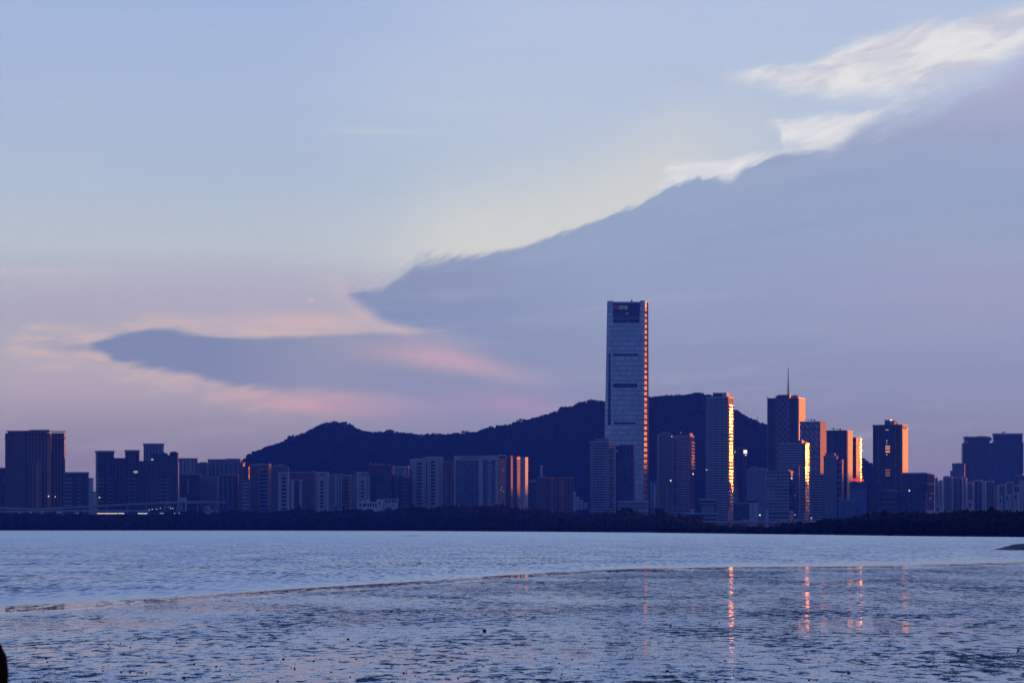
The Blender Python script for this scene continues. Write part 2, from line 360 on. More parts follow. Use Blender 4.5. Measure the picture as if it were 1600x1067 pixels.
# ---------------------------------------------------------------- water, flats, land
def edge_y(x):      # far edge of the wet flats, metres ahead, as a function of x
    # photo: (px, py) along the edge
    P = [(-600, 985), (-200, 958), (0, 947), (150, 940), (300, 931), (450, 920), (650, 908), (870, 893), (1000, 888), (1140, 885.5), (1350, 884), (1500, 880.5), (1600, 878), (1900, 872), (2600, 862)]
    W_ = [(px_x(a, EYE * FP / (b - HY)), EYE * FP / (b - HY)) for a, b in P]
    if x <= W_[0][0]: return W_[0][1]
    for (a, b), (c, d) in zip(W_, W_[1:]):
        if x <= c: return b + (d - b) * (x - a) / (c - a)
    return W_[-1][1]
def water_mat(name, flats):
    m, g, p = principled(name)
    t = g.new('ShaderNodeTexCoord')
    pos = t.outputs['Object']; x, y, z = g.sep(pos)
    at = g.new('ShaderNodeAttribute'); at.attribute_name = 'calm'
    calm = S(g, at.outputs['Fac'])
    # ripples: metre-size wavelets, larger gust patches over them. The surface normal is tilted directly
    # (the wavelets lean towards the near shore), so far ripples stay as steep as near ones.
    small = g.noise(g.xyz(x * 0.85, y * 0.50), 1.0, 5, 0.66, 0.3)
    tiny = g.noise(g.xyz(x * 4.0, y * 2.6, 6.0), 1.0, 3, 0.6)
    large = g.noise(g.xyz(x * 0.07, y * 0.028, 4.0), 1.0, 3, 0.55, 0.4)
    patch = g.noise(g.xyz(x * 0.016, y * 0.012, 2.0), 1.0, 3, 0.5)
    side = g.noise(g.xyz(x * 1.1, y * 0.9, 12.0), 1.0, 3, 0.6) - 0.5
    streak = g.noise(g.xyz(x * 1.15, y * 0.50, 20.0), 1.0, 6, 0.76, 0.25)
    blot = g.noise(g.xyz(x * 0.10, y * 0.035, 25.0), 1.0, 4, 0.6, 0.5)
    if flats:
        left = g.smooth(x, 30, -25)
        k = small + (large - 0.5) * 0.9 + (tiny - 0.5) * 0.28 + left * 0.03
        hf = g.smooth(g.noise(g.xyz(x * 7.0, y * 5.0, 15.0), 1.0, 2, 0.5), 0.38, 0.64)
        rip = g.smooth(k, 0.40, 0.56) * (1.0 - calm)
        far = g.smooth(y, 120, 380)
        sy = rip * (0.035 + 0.15 * g.smooth(patch + (small - 0.5) * 0.8, 0.25, 0.75)) * hf * 1.8
        sx = side * rip * 0.10 + (tiny - 0.5) * 0.02 * (1.0 - calm)
        rgh = rip * 0.06 + 0.055 - calm * 0.01
        # bare ribs of dark mud that carry no film of water
        dk = g.smooth(streak + (blot - 0.5) * 0.42 + (tiny - 0.5) * 0.22 - left * 0.03, 0.475, 0.575) * (1.0 - calm * 0.85)
        base = g.mix(dk, g.mix(rip, (0.008, 0.010, 0.03), (0.03, 0.04, 0.08)), (0.010, 0.015, 0.055))
        sy = sy + dk * 0.34
        rgh = rgh + dk * 0.12
        g.put(p.inputs['Specular IOR Level'], 0.8 - dk * 0.76)
    else:
        near = g.smooth(y, 1800, 250) * (1.0 - calm)
        k = small + (large - 0.5) * 0.5 + (tiny - 0.5) * 0.3
        rip = g.smooth(k, 0.36, 0.62)
        rip = rip * near + (1.0 - near) * 0.72
        sy = 0.02 + rip * (0.085 + 0.085 * patch) * (1.0 - calm * 0.62)
        sx = side * 0.12
        rgh = 0.17
        wv_ = g.noise(g.xyz(x * 1.2, y * 0.12, 30.0), 1.0, 5, 0.66, 0.25)
        dk = g.smooth(wv_ + (blot - 0.5) * 0.4 + (small - 0.5) * 0.3, 0.50, 0.585) * (near * 0.9 + 0.05)
        sy = sy + dk * 0.26
        base = g.mix(dk, (0.025, 0.06, 0.14), (0.003, 0.012, 0.055))
        g.put(p.inputs['Specular IOR Level'], 1.0 - dk * 0.8)
    nv = g.new('ShaderNodeVectorMath', operation='NORMALIZE')
    g.put(nv.inputs[0], g.xyz(sx, 0.0 - sy, 1.0))
    g.put(p.inputs['Base Color'], base)
    g.put(p.inputs['Roughness'], rgh)
    p.inputs['IOR'].default_value = 1.5
    g.put(p.inputs['Normal'], nv.outputs[0])
    return m
def grid_sheet(name, cols, rows, fn, calmfn, mat):
    v, f, ca = [], [], []
    for j in range(rows + 1):
        for i in range(cols + 1):
            P = fn(i / cols, j / rows); v.append(P); ca.append(calmfn(P))
    for j in range(rows):
        for i in range(cols):
            a = j * (cols + 1) + i; f.append((a, a + 1, a + cols + 2, a + cols + 1))
    o = mesh_obj(name, v, f, mat)
    at = o.data.attributes.new('calm', 'FLOAT', 'POINT')
    at.data.foreach_set('value', ca)
    return o
def sst(x, a, b):
    t = max(0.0, min(1.0, (x - a) / (b - a))); return t * t * (3 - 2 * t)
def wave_edge(x): return edge_y(x) + 2.5 * mnoise.noise(Vector((x * 0.03, 3, 0))) * 2 + 1.2 * mnoise.noise(Vector((x * 0.15, 8, 0)))
def fn_flat(s, t):
    x = -260 + 620 * s; ye = wave_edge(x)
    y = 4 + (ye - 4) * (1 - (1 - t) ** 1.6)
    d = ye - y
    return (x, y, 0.10 * sst(d, 0.0, 3.0) - 0.04)
def calm_flat(P):
    d = edge_y(P[0]) - P[1]
    return sst(d, 36, 22)
def fn_water(s, t):
    y = -300 + 700 * t / 0.35 if t < 0.35 else 400 + (4600 - 400) * ((t - 0.35) / 0.65) ** 1.7
    hw = 700 + max(0, y) * 0.5
    return ((s * 2 - 1) * hw, y, 0.0)
def calm_water(P):
    d = P[1] - edge_y(P[0])
    right = sst(P[0], 20, 160)
    return max(sst(d, 70 + 60 * right, 4), 0.9 * right * sst(d, 260, 10)) if d > -60 else 1.0
flats = grid_sheet('mudflat', 160, 140, fn_flat, calm_flat, water_mat('wet_mud', True)); tag(flats, kind='structure')
water = grid_sheet('water', 90, 120, fn_water, calm_water, water_mat('bay_water', False)); tag(water, kind='structure')
SH = [(-900, 828.2), (0, 828.4), (400, 828.5), (640, 829.0), (840, 830.2), (1000, 831.5), (1160, 833.7), (1300, 835.2), (1420, 836.8), (1560, 838.1), (1700, 839.5), (2300, 843)]
def shore_D(px):
    for (a, b), (c, d) in zip(SH, SH[1:]):
        if px <= c:
            py = b + (d - b) * (px - a) / (c - a); break
    return EYE * FP / (py - HY)
mat_soil = plain('soil', (0.05, 0.055, 0.035), 0.9, 0.4, 0.02)
v, f = [], []
ks = list(range(-900, 2301, 40))
for px in ks:
    D = shore_D(px); x = px_x(px, D)
    for (dy, z, k) in ((-4, -0.6, 1), (3, 0.5, 1), (40, 1.2, 1), (None, 2.0, 0)):
        if dy is None: v.append((px_x(px, 8600), 8600, z))
        else: v.append((px_x(px, D + dy), D + dy, z))
for i in range(len(ks) - 1):
    for j in range(3):
        a = i * 4 + j; f.append((a, a + 4, a + 5, a + 1))
land = mesh_obj('ground', v, f, mat_soil); tag(land, kind='structure')

# ---------------------------------------------------------------- facade materials
F_dark = facade('dark_facade', (0.09, 0.09, 0.11), (0.03, 0.045, 0.08), 3.2, 3.5, 0.62, 0.6)
F_darkv = facade('dark_ribbed_facade', (0.12, 0.115, 0.13), (0.03, 0.045, 0.08), 4.6, 3.5, 0.58, 0.86)
F_brown = facade('brown_facade', (0.24, 0.17, 0.14), (0.04, 0.04, 0.055), 4.2, 3.3, 0.5, 0.62)
F_brownv = facade('brown_ribbed_facade', (0.30, 0.19, 0.14), (0.045, 0.04, 0.055), 5.2, 3.3, 0.62, 0.9)
F_pale = facade('pale_facade', (0.62, 0.58, 0.54), (0.07, 0.08, 0.11), 4.0, 3.1, 0.38, 0.45)
F_grey = facade('grey_facade', (0.30, 0.30, 0.33), (0.05, 0.06, 0.09), 3.8, 3.1, 0.5, 0.52)
F_greyv = facade('grey_ribbed_facade', (0.40, 0.40, 0.43), (0.06, 0.08, 0.12), 6.4, 3.1, 0.55, 0.88)
F_band = facade('banded_facade', (0.58, 0.55, 0.57), (0.05, 0.06, 0.10), 9.0, 3.9, 0.96, 0.58, rough=0.30)
F_band2 = facade('wide_banded_facade', (0.54, 0.50, 0.52), (0.05, 0.06, 0.10), 6.0, 5.2, 0.9, 0.6, rough=0.38, tilt=0.05)
F_blue = facade('blue_curtain_wall', (0.16, 0.22, 0.34), (0.08, 0.16, 0.32), 2.8, 3.9, 0.86, 0.86, rough=0.25, metal=0.4, wrough=0.45)
F_glassd = facade('dark_curtain_wall', (0.10, 0.12, 0.18), (0.05, 0.07, 0.14), 3.0, 4.1, 0.88, 0.88, rough=0.34, metal=0.35, wrough=0.5)
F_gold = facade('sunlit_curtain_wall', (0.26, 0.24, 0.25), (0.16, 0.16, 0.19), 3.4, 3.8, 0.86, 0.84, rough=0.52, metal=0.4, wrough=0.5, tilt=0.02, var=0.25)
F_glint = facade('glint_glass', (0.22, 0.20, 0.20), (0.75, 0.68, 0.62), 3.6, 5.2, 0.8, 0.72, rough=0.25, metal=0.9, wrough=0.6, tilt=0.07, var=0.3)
F_dull = facade('sun_tinted_wall', (0.50, 0.30, 0.26), (0.10, 0.09, 0.10), 3.4, 3.8, 0.7, 0.7, rough=0.6, metal=0.2, wrough=0.65)  # reddish base paints a dull sunset tint onto the sunward sides
F_super = facade('supertall_curtain_wall', (0.46, 0.58, 0.76), (0.70, 0.86, 1.0), 3.4, 7.9, 0.88, 0.74, rough=0.30, metal=0.7, wrough=0.4, tilt=0.015, var=0.2)
F_superdk = facade('supertall_louvre', (0.09, 0.12, 0.22), (0.05, 0.08, 0.16), 5.6, 8.0, 0.9, 0.9, rough=0.4)
F_superrim = facade('supertall_slot_glass', (0.05, 0.06, 0.10), (0.16, 0.13, 0.13), 40.0, 8.2, 0.99, 0.84, rough=0.5, metal=0.3, tilt=0.02, var=0.3)
M_conc = plain('concrete', (0.34, 0.33, 0.34), 0.8, 0.2, 0.05)
M_white = plain('white_render', (0.72, 0.72, 0.74), 0.7, 0.12, 0.08)
M_palec = plain('pale_panel', (0.60, 0.58, 0.58), 0.7, 0.12, 0.08)
M_steel = plain('dark_steel', (0.10, 0.10, 0.12), 0.5, 0.15, 0.5, metal=0.4)
M_shadow = plain('dark_louvre_and_shade', (0.035, 0.04, 0.06), 0.6, 0.3, 0.3)  # for louvres and windows; plates of it also paint the shade of recesses
M_shadow.node_tree.nodes['Principled BSDF'].inputs['Specular IOR Level'].default_value = 0.05
M_matte = plain('shade_painted_cladding', (0.10, 0.10, 0.13), 0.95, 0.2, 0.1)  # dark and sheenless: shade painted into sides that would catch the glow
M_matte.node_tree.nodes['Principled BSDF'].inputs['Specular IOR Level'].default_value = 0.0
M_suntint = plain('painted_sunlight', (0.85, 0.42, 0.24), 0.6, 0.2, 0.1)  # orange base paints sunlight onto strips the low sun doesn't reach
M_redp = plain('red_sign_and_glow_paint', (0.55, 0.04, 0.03), 0.5, 0.1, 1.0)
M_brownp = plain('brown_stone', (0.42, 0.22, 0.13), 0.7, 0.2, 0.1)
M_bluep = plain('blue_glass_panel', (0.10, 0.20, 0.42), 0.25, 0.2, 0.1, metal=0.3)
E_red = emit('lit_red_lettering', (1.0, 0.07, 0.03), 1.15)
E_white = emit('white_lamp_light', (0.85, 0.88, 1.0), 1.25)
E_warm = emit('warm_lamp_light', (1.0, 0.78, 0.5), 1.3)
E_dim = emit('dim_window_light', (0.7, 0.75, 0.95), 0.5)
E_signw = emit('dim_backlit_letters', (0.55, 0.62, 0.9), 0.16)
E_signr = emit('dim_backlit_red_mark', (1.0, 0.22, 0.28), 0.07)

class Bd:
    """A building seen from across the bay: l..m is its long face, m..r the face turned to the right
    (or, with psi < 0, l..m the face turned to the left and m..r the long face)."""
    def __init__(s, name, label, l, m, r, top, D, psi, mat, group=None, depth=22, cat='building'):
        s.D, s.sc = D, D / FP
        p = R(abs(psi)); a = math.atan((m - CX) / FP); xm = px_x(m, D)
        s.neg = psi < 0
        if not s.neg:
            s.w = (m - l) * s.sc / math.cos(p); s.d = (r - m) * s.sc / math.sin(p) if r > m else depth
            th = -(R(psi) + a); c = (s.w / 2, -s.d / 2)
        else:
            s.w = (r - m) * s.sc / math.cos(p); s.d = (m - l) * s.sc / math.sin(p) if m > l else depth
            th = p - a; c = (-s.w / 2, -s.d / 2)
        s.m, s.cosp, s.sinr = m, math.cos(p), math.sin(p)
        off = Matrix.Rotation(th, 2) @ Vector(c)
        s.base = 1.6
        s.o = empty(name, (xm - off.x, D - off.y, s.base), th)
        tag(s.o, label, cat, group)
        s.H = px_z(top, D) - s.base
        s.top = top
        s.wall = MB().box(-s.w / 2, s.w / 2, -s.d / 2, s.d / 2, -1.5, s.H).build('wall', mat, s.o)
        s.mat = mat
    def lx(s, px): return (px - s.m) * s.sc / s.cosp + (s.w / 2 if not s.neg else -s.w / 2)
    def z(s, py): return px_z(py, s.D) - s.base
    def front(s, name, a, b, t, bo, out=0.5, mat=None, parent=None):
        return MB().box(s.lx(a), s.lx(b), -s.d / 2 - out, -s.d / 2 + 0.2, s.z(bo), s.z(t)).build(name, mat or M_palec, parent or s.o)
    def side(s, name, f0, f1, t, bo, out=0.5, mat=None):
        # on the face turned to the right; f runs 0 (near corner) to 1 (far corner)
        y0, y1 = -s.d / 2 + s.d * f0, -s.d / 2 + s.d * f1
        return MB().box(s.w / 2 - 0.2, s.w / 2 + out, y0, y1, s.z(bo), s.z(t)).build(name, mat or M_palec, s.o)
    def wing(s, a, b, t, fwd, depth=None, mat=None, name='wing', bo=None):
        # a lower or higher block of the same building, standing fwd metres before (or behind) its face
        y0 = -s.d / 2 - fwd; y1 = y0 + (depth or s.d)
        z0 = -1.5 if bo is None else s.z(bo)
        dp = depth or s.d
        if s.sinr > 0 and not s.neg and b > s.m + 0.5:      # keep its own side face inside a..b
            dp = min(dp, 0.45 * (b - a) * s.sc / s.sinr); y1 = y0 + dp; b = b - dp * s.sinr / s.sc
        k = fwd * s.sinr / s.cosp * (-1 if s.neg else 1)
        return MB().box(s.lx(a) + k, s.lx(b) + k, y0, y1, z0, s.z(t)).build(name, mat or s.mat, s.o)
    def roof(s, a, b, t, f0=0.25, f1=0.75, mat=None, name='plant_room', z0=None):
        return MB().box(s.lx(a), s.lx(b), -s.d / 2 + s.d * f0, -s.d / 2 + s.d * f1, (s.H if z0 is None else z0) - 0.05, s.z(t)).build(name, mat or M_conc, s.o)
    def parapet(s, h=1.6, out=0.6, mat=None, z=None):
        z = s.H if z is None else z; w, d = s.w / 2 + out, s.d / 2 + out; t = 0.8
        mb = MB().box(-w, w, -d, -d + t, z - 1.0, z + h).box(-w, w, d - t, d, z - 1.0, z + h)
        mb.box(-w, -w + t, -d + t, d - t, z - 1.0, z + h).box(w - t, w, -d + t, d - t, z - 1.0, z + h)
        return mb.build('parapet', mat or M_conc, s.o)
    def ribs(s, pxs, t, bo, wpx=1.0, out=0.9, mat=None, name='pilaster'):
        for p_ in pxs: s.front(name, p_ - wpx / 2, p_ + wpx / 2, t, bo, out, mat or M_conc)
    def bands(s, a, b, t, bo, n, hpx=0.9, out=0.7, mat=None, name='floor_band'):
        first = None
        for i in range(n):
            py = t + (bo - t) * i / max(1, n - 1)
            if first is None:
                first = s.front(name, a, b, py - hpx / 2, py + hpx / 2, out, mat or M_palec); z0 = py
            else:
                c = first.copy(); COL.objects.link(c); c.parent = s.o; c.location = (0, 0, s.z(py) - s.z(z0))
    def balconies(s, a, b, t, bo, n, out=1.8, mat=None, dark=True):
        if dark: s.front('loggia_recess', a, b, t - 1, bo, 0.12, M_shadow)  # flat dark plate paints the shade inside the loggia
        s.bands(a, b, t, bo, n, hpx=2.0, out=out, mat=mat or M_palec, name='balcony')
    def lit(s, px, py, w=1.2, h=1.2, mat=None, name='lit_window'):
        return s.front(name, px - w / 2, px + w / 2, py - h / 2, py + h / 2, 0.35, mat or E_white)
    def mast(s, px, t, r=0.35, f=0.5):
        x, y = s.lx(px), -s.d / 2 + s.d * f
        return MB().bar((x, y, s.H - 0.5), (x, y, s.z(t)), r, r * 0.4).build('antenna', M_steel, s.o)
    def clutter(s, seed, n=4, hmax=3.5):
        # small plant on the roof, one mesh
        rd = random.Random(seed)
        for i in range(n):
            w_, d_ = rd.uniform(1.5, 5), rd.uniform(1.5, 4)
            x = -s.w * 0.42 + s.w * 0.84 * (i + rd.random() * 0.7) / n; y = rd.uniform(-s.d * .3, s.d * .1)
            MB().box(x, min(x + w_, s.w / 2 - 0.5), y, y + d_, s.H - 0.05, s.H + rd.uniform(1.0, hmax)).build('roof_plant', M_conc, s.o)
SG = 'blocks along the far shore'

# --- left of the bay
b = Bd('office_block', 'dark low block cut by the left edge of the photo', -24, 8.5, 8.5, 732, 4380, 0, F_dark); b.parapet(); b.lit(5, 750, 1, 1, E_dim)
b = Bd('residential_tower', 'broad brown slab tower with a flat overhanging cornice, farthest left', 8.6, 73, 80, 676, 4200, 22, F_brownv)
b.wing(80, 101.6, 676, -14, 4, F_brownv); b.wing(17, 38, 681, 2.5, 10, F_brown); b.wing(40.5, 57.5, 722, 9, 9, F_brownv, 'bay'); b.wing(58, 64, 719, 7, 8, M_brownp, 'bay')
b.front('cornice', 8, 80.5, 683.0, 684.6, 1.6, M_brownp); b.front('cornice', 11, 79.5, 672.4, 674.0, 1.8, M_brownp)
b.wing(81, 103, 683, -13, 4, M_brownp, 'cornice', 684.6); b.wing(80, 103, 673, -13, 4, M_brownp, 'cornice', 674.6)
b.roof(12, 70, 672.6, .1, .9, M_brownp, 'crown'); b.roof(44, 72, 671.0, .3, .7, M_brownp, 'crown')
b.side('sun_tint_strip', .1, .9, 684, 797, .4, M_suntint); b.front('sun_tint_strip', 59.5, 63, 722, 797, 8.6, M_suntint); b.roof(72.4, 76.4, 671.2, .0, .12, M_suntint, 'crown_box')
b.ribs([12, 22, 29, 36, 66, 71.5], 686, 795, 1.1, 1.2, M_brownp); b.ribs([42, 56], 724, 795, 1.0, 9.9, M_brownp)
b.clutter(1, 6, 4); b.lit(76, 775, 1.6, 1.6); b.lit(86, 776, 1.2, 1.2)
b = Bd('office_block', 'low dark block with a roof mast right beside the brown slab tower', 101, 137, 137, 739, 4150, 4, F_dark)
b.parapet(); b.bands(102, 113, 748, 789, 8, 1.2); b.bands(121, 127, 748, 789, 8, 1.0); b.mast(119.5, 733.5); b.roof(104, 124, 737.6)
b = Bd('apartment_block', 'tiny pale hazy block in the gap right of the low dark block with mast', 136, 143, 146, 748, 5600, 15, F_pale, SG); b.parapet(); b.roof(138, 141, 746.5)
b = Bd('apartment_block', 'tiny pale block lower down in the gap beside the first twin dark tower', 142, 149, 150, 769, 5300, 12, F_pale, SG); b.parapet()
b = Bd('residential_tower', 'dark stepped tower with a thin pale left edge, first of the dark trio', 149.4, 152.6, 178, 706, 4260, -10, F_darkv)
b.parapet(2, .8); b.wing(178, 197, 715, -3, 20); b.roof(155, 170, 704.6); b.bands(151, 162, 748, 783, 7, 1.0); b.bands(170, 175.5, 748, 783, 7, 1.0); b.ribs([168, 180, 186, 192], 724, 790, .8, .6)
b.lit(155.5, 777, 2.6, 1.8); b.clutter(3, 4, 3)
b = Bd('residential_tower', 'dark tower with a small pale sign low on its face, middle of the dark trio', 195.6, 217, 217, 705, 4240, 3, F_darkv)
b.parapet(2, .8); b.roof(199, 213, 703.6); b.bands(200, 204, 748, 783, 7, 1.0); b.bands(206, 213.5, 748, 783, 7, 1.0); b.front('roof_sign', 209, 215, 735.6, 738.6, .6, E_dim)
b = Bd('office_tower', 'pale blue ribbed tower rising behind the dark trio', 224.5, 254.6, 254.6, 695, 5600, 5, F_greyv)
b.parapet(3, 1.0, M_conc); b.ribs([228, 233, 238.5, 244, 249.5], 697, 720, 1.0, 1.0); b.clutter(5, 3, 3)
b = Bd('residential_tower', 'wide dark ribbed block with a lower left half, right of the dark trio', 216.5, 277.6, 277.6, 720, 4230, 4, F_darkv)
b.wing(235, 261, 708, -2, 20); b.wing(265, 277.4, 706.5, -1.5, 20); b.wing(260, 266, 711, -2.5, 19); b.ribs([229, 233, 237, 241, 245], 722, 790, .7, .8)
b.bands(248, 254, 748, 783, 7, 1.0); b.bands(257, 265, 748, 783, 7, 1.0); b.front('roof_sign', 236.4, 240, 716.6, 719, .8, E_dim); b.wing(277, 279.4, 722, -2, 14, M_palec)
b.roof(240, 258, 706.4, .3, .6, z0=b.z(708)); b.roof(267, 275, 705, .3, .6, z0=b.z(706.5))
b = Bd('apartment_block', 'grey block with pale vertical lines right of the wide dark ribbed block', 279, 308, 308, 717, 4900, 4, F_greyv, SG)
b.parapet(1.5); b.ribs([283, 287, 291, 295, 299], 719, 740, .8, .8, M_palec); b.roof(280, 299, 716)
b = Bd('apartment_block', 'dim block below and before the grey one with pale vertical lines', 281, 312, 314, 741, 4350, 8, F_dark, SG)
b.parapet(1.2); b.front('pale_stair_strip', 292, 295.5, 748, 772, .8, M_conc); b.roof(287, 300, 739)
b = Bd('apartment_block', 'dark narrow block between two grey roofs left of the hill foot', 308, 324, 325, 724, 4700, 8, F_brown, SG); b.parapet(); b.roof(312, 320, 721.8); b.clutter(9, 3)
b = Bd('apartment_block', 'long grey block with a flat stepped roof left of the hill foot', 325, 375, 377, 718, 4800, 6, F_grey, SG)
b.wing(353, 374, 716.3, 1, 18); b.ribs([328, 334, 340, 346, 354, 361, 368], 726, 760, 1.6, 1.0, M_shadow, 'window_strip'); b.parapet(1.0)
b = Bd('apartment_block', 'dim grey block with a pinkish lit strip below the long stepped roof', 311, 338.5, 342.5, 746, 4380, 20, F_grey, SG)
b.parapet(); b.ribs([316, 322, 328], 750, 790, 1.0, .8); b.clutter(12, 3)
b = Bd('apartment_block', 'dim block with a tall narrow roof room behind the left viaduct end', 343, 372, 374, 742, 4340, 8, F_dark, SG)
b.parapet(); b.ribs([349, 356, 363], 745, 795, 1.2, .9, M_conc); b.roof(353, 365, 739)
b = Bd('residential_tower', 'slim tower with an orange sunlit edge at the foot of the hill', 373, 379.5, 382.5, 724, 4300, 24, F_brown)
b.wing(382, 390, 728, -8, 3); b.parapet(2, .8, M_brownp); b.roof(375, 378, 721.6)
b = Bd('apartment_block', 'short brown block with glowing red top floors at the hill foot', 379, 382, 391, 750, 4130, -26, F_band2)
b.front('glow_painted_floor', 382.2, 390.6, 750.4, 752.6, .5, M_redp); b.parapet(1, .5, M_brownp); b.side('side_panel', .1, .9, 752, 790, .3, M_brownp)  # plain red paint stands in for the glow of the lit floor

# --- foot of the hill, the row of pale blocks
b = Bd('apartment_block', 'dark block with a faint pale balcony stack, first in front of the hill', 391, 420, 424, 726, 4420, 10, F_brown, SG)
b.parapet(); b.ribs([404.6, 418.2], 730, 795, 1.4, 1.0, M_conc); b.balconies(406, 417.4, 734, 793, 11, 1.4, M_conc); b.roof(410, 418, 724); b.clutter(14, 4)
b = Bd('apartment_block', 'dim brown block with a rooftop hut between two pale balcony blocks', 422, 450, 452, 729, 4600, 6, F_brown, SG); b.roof(434, 440, 724.5); b.roof(428, 447, 727.4); b.clutter(15, 4)
b = Bd('apartment_block', 'pale slab with a dark zigzag of balconies, leftmost of the pale slabs', 434.5, 450.6, 452.2, 738, 4120, 9, F_pale, SG)
b.balconies(440.2, 446.6, 744, 797, 10, 1.2, M_palec); b.wing(433, 434.6, 745, -2, 12, F_grey); b.front('roof_vent', 438, 447, 741, 742.6, .4, M_shadow); b.parapet(1, .5, M_palec); b.roof(437, 448, 736.6)
b = Bd('apartment_block', 'dark block with two thin pale pillars of unequal width', 453.4, 470.4, 470.4, 750, 4200, 5, F_dark, SG)
b.front('pale_pillar', 454.6, 459.6, 750, 796, 1.0, M_palec); b.front('pale_pillar', 468.0, 470.2, 750, 796, 1.0, M_palec); b.parapet()
b = Bd('apartment_block', 'dark brown block in the gap before the second pale slab', 455, 492, 494, 738, 4500, 6, F_brown, SG); b.bands(484, 492, 742, 790, 10, 1.0, 1.0, M_conc); b.roof(485, 492, 735); b.mast(470.6, 732); b.parapet(); b.clutter(19, 5)
b = Bd('apartment_block', 'pale slab with a dark balcony zigzag, second of the pale slabs', 494.5, 512.4, 514, 738, 4130, 9, F_pale, SG)
b.balconies(500.4, 505.8, 750, 794, 9, 1.2, M_palec); b.wing(493, 494.6, 740, -2, 12, F_grey); b.front('roof_vent', 499.6, 506, 741, 742.8, .4, M_shadow); b.parapet(1, .5, M_palec); b.roof(497, 509, 736.7)
b = Bd('apartment_block', 'dark block with bright vertical strips between two pale slabs', 513.6, 535, 536, 741.6, 4180, 7, F_grey, SG)
b.front('pale_pillar', 523.6, 526.6, 744, 791, .9, M_palec); b.front('pale_pillar', 528.6, 530.2, 744, 791, .9, M_palec); b.front('pale_pillar', 533, 534.6, 746, 791, .9, M_palec); b.parapet()
b = Bd('apartment_block', 'dark block with long thin balcony lines and a reddish right edge', 534.6, 545, 548.6, 743, 4160, 24, F_dark, SG)
b.bands(535.5, 545, 747, 788, 8, .9, 1.4, M_conc, 'balcony'); b.side('corner_strip', .1, .8, 768, 790, .4, M_brownp); b.parapet()
b = Bd('apartment_block', 'dim grey block behind the gap left of the third pale slab', 547, 558, 558, 744, 4400, 4, F_grey, SG); b.parapet(); b.ribs([551.6, 555], 747, 790, .9, .8, M_conc)
b = Bd('apartment_block', 'pale slab with stepped right shoulder above the white low building', 556.6, 573.8, 574.6, 738, 4140, 6, F_pale, SG)
b.balconies(563.8, 568.2, 750, 784, 7, 1.2, M_palec); b.wing(574.8, 578.8, 741, -1.5, 14, F_pale); b.front('roof_vent', 564, 572, 740.6, 742, .4, M_shadow); b.parapet(1, .5, M_palec)
b = Bd('residential_tower', 'dark block speckled with glowing orange windows before the hill', 576, 612, 617, 727, 4150, 17, F_glassd)
b.wing(575, 578, 722, -6, 6, F_brown); b.roof(578, 600, 725.4, .1, .8, M_brownp, 'crown'); b.clutter(25, 5)
rd = random.Random(7)
for (x0, x1, y0, y1) in ((588, 596, 726, 752), (602, 609.5, 728, 744)):
    for i in range(13):
        px, py = rd.uniform(x0, x1), y0 + (y1 - y0) * rd.random() ** 1.4
        sz = rd.uniform(.8, 1.7)
        q = MB(); x = b.lx(px); z = b.z(py); y = -b.d / 2
        # small open casement turned to the low sun
        q.v += [(x - sz * .42, y - .05, z), (x + sz * .42, y - 1.1, z), (x + sz * .42, y - 1.1, z + 1.5), (x - sz * .42, y - .05, z + 1.5), (x - sz * .42, y + .15, z), (x + sz * .5, y + .15, z), (x + sz * .5, y + .15, z + 1.5), (x - sz * .42, y + .15, z + 1.5)]
        q.f += [(0, 1, 2, 3), (1, 5, 6, 2), (3, 2, 6, 7), (0, 4, 5, 1), (5, 4, 7, 6), (4, 0, 3, 7)]
        q.build('casement', F_gold, b.o)
b = Bd('apartment_block', 'grey block with a pale flat roof line right of the orange speckled one', 611, 637.5, 639, 729, 4600, 8, F_grey, SG); b.front('pale_pillar', 631, 634, 730, 742, .9, M_palec); b.parapet(1.2, .6, M_palec)
b = Bd('apartment_block', 'dim block with two broad pale stripes above the white low building', 598, 629, 629, 743, 4165, 4, F_dark, SG)
b.front('pale_pillar', 606.6, 610, 744, 782, .9, M_conc); b.front('pale_pillar', 615.4, 618.4, 744, 782, .9, M_conc); b.front('pale_pillar', 620, 622, 744, 782, .9, M_conc); b.parapet()
b = Bd('apartment_block', 'dark block of long pale floor lines left of the tall pale pair', 627, 640, 640, 746, 4155, 5, F_dark, SG); b.bands(628, 638.5, 747, 789, 8, .9, 1.5, M_conc, 'balcony'); b.roof(630, 638, 742)
b = Bd('white_pavilion_building', 'low white building with a square tower and open roof frame by the trees', 561.4, 598.6, 598.6, 784, 3900, 6, M_white)
b.front('window', 567, 572, 786.6, 791, .08, M_shadow)
for a_ in (563, 575.4, 579.5, 583.4, 587.2): b.front('window', a_ - 1.2, a_ + 1.2, 786.4, 791, .1, M_shadow)
b.wing(588.4, 597.8, 779.6, 2, 14, M_white, 'tower'); b.wing(599.5, 621.5, 784.6, -3, 14, M_palec); b.front('window', 592.2, 594, 783.6, 788, 2.2, M_shadow)
mb = MB(); x0, x1 = b.lx(600), b.lx(621.6); y0 = -b.d / 2 + 3.2
mb.box(x0, x1, y0, y0 + .9, b.z(780.4), b.z(779.4)); mb.box(x0, x1, y0 + 10, y0 + 10.9, b.z(780.4), b.z(779.4))
for k in range(5): mb.box(x0 + (x1 - x0 - 1) * k / 4, x0 + (x1 - x0 - 1) * k / 4 + .8, y0, y0 + .8, b.z(784.8), b.z(780.3))
mb.box(x1 - 1.4, x1, y0 - .2, y0 + 1.3, b.z(784.8), b.z(778.6)); mb.build('roof_frame', M_white, b.o)
for a_ in (564.5, 572.5): b.roof(a_, a_ + 3, 779.6 if a_ > 570 else 781, .3, .5, M_white)

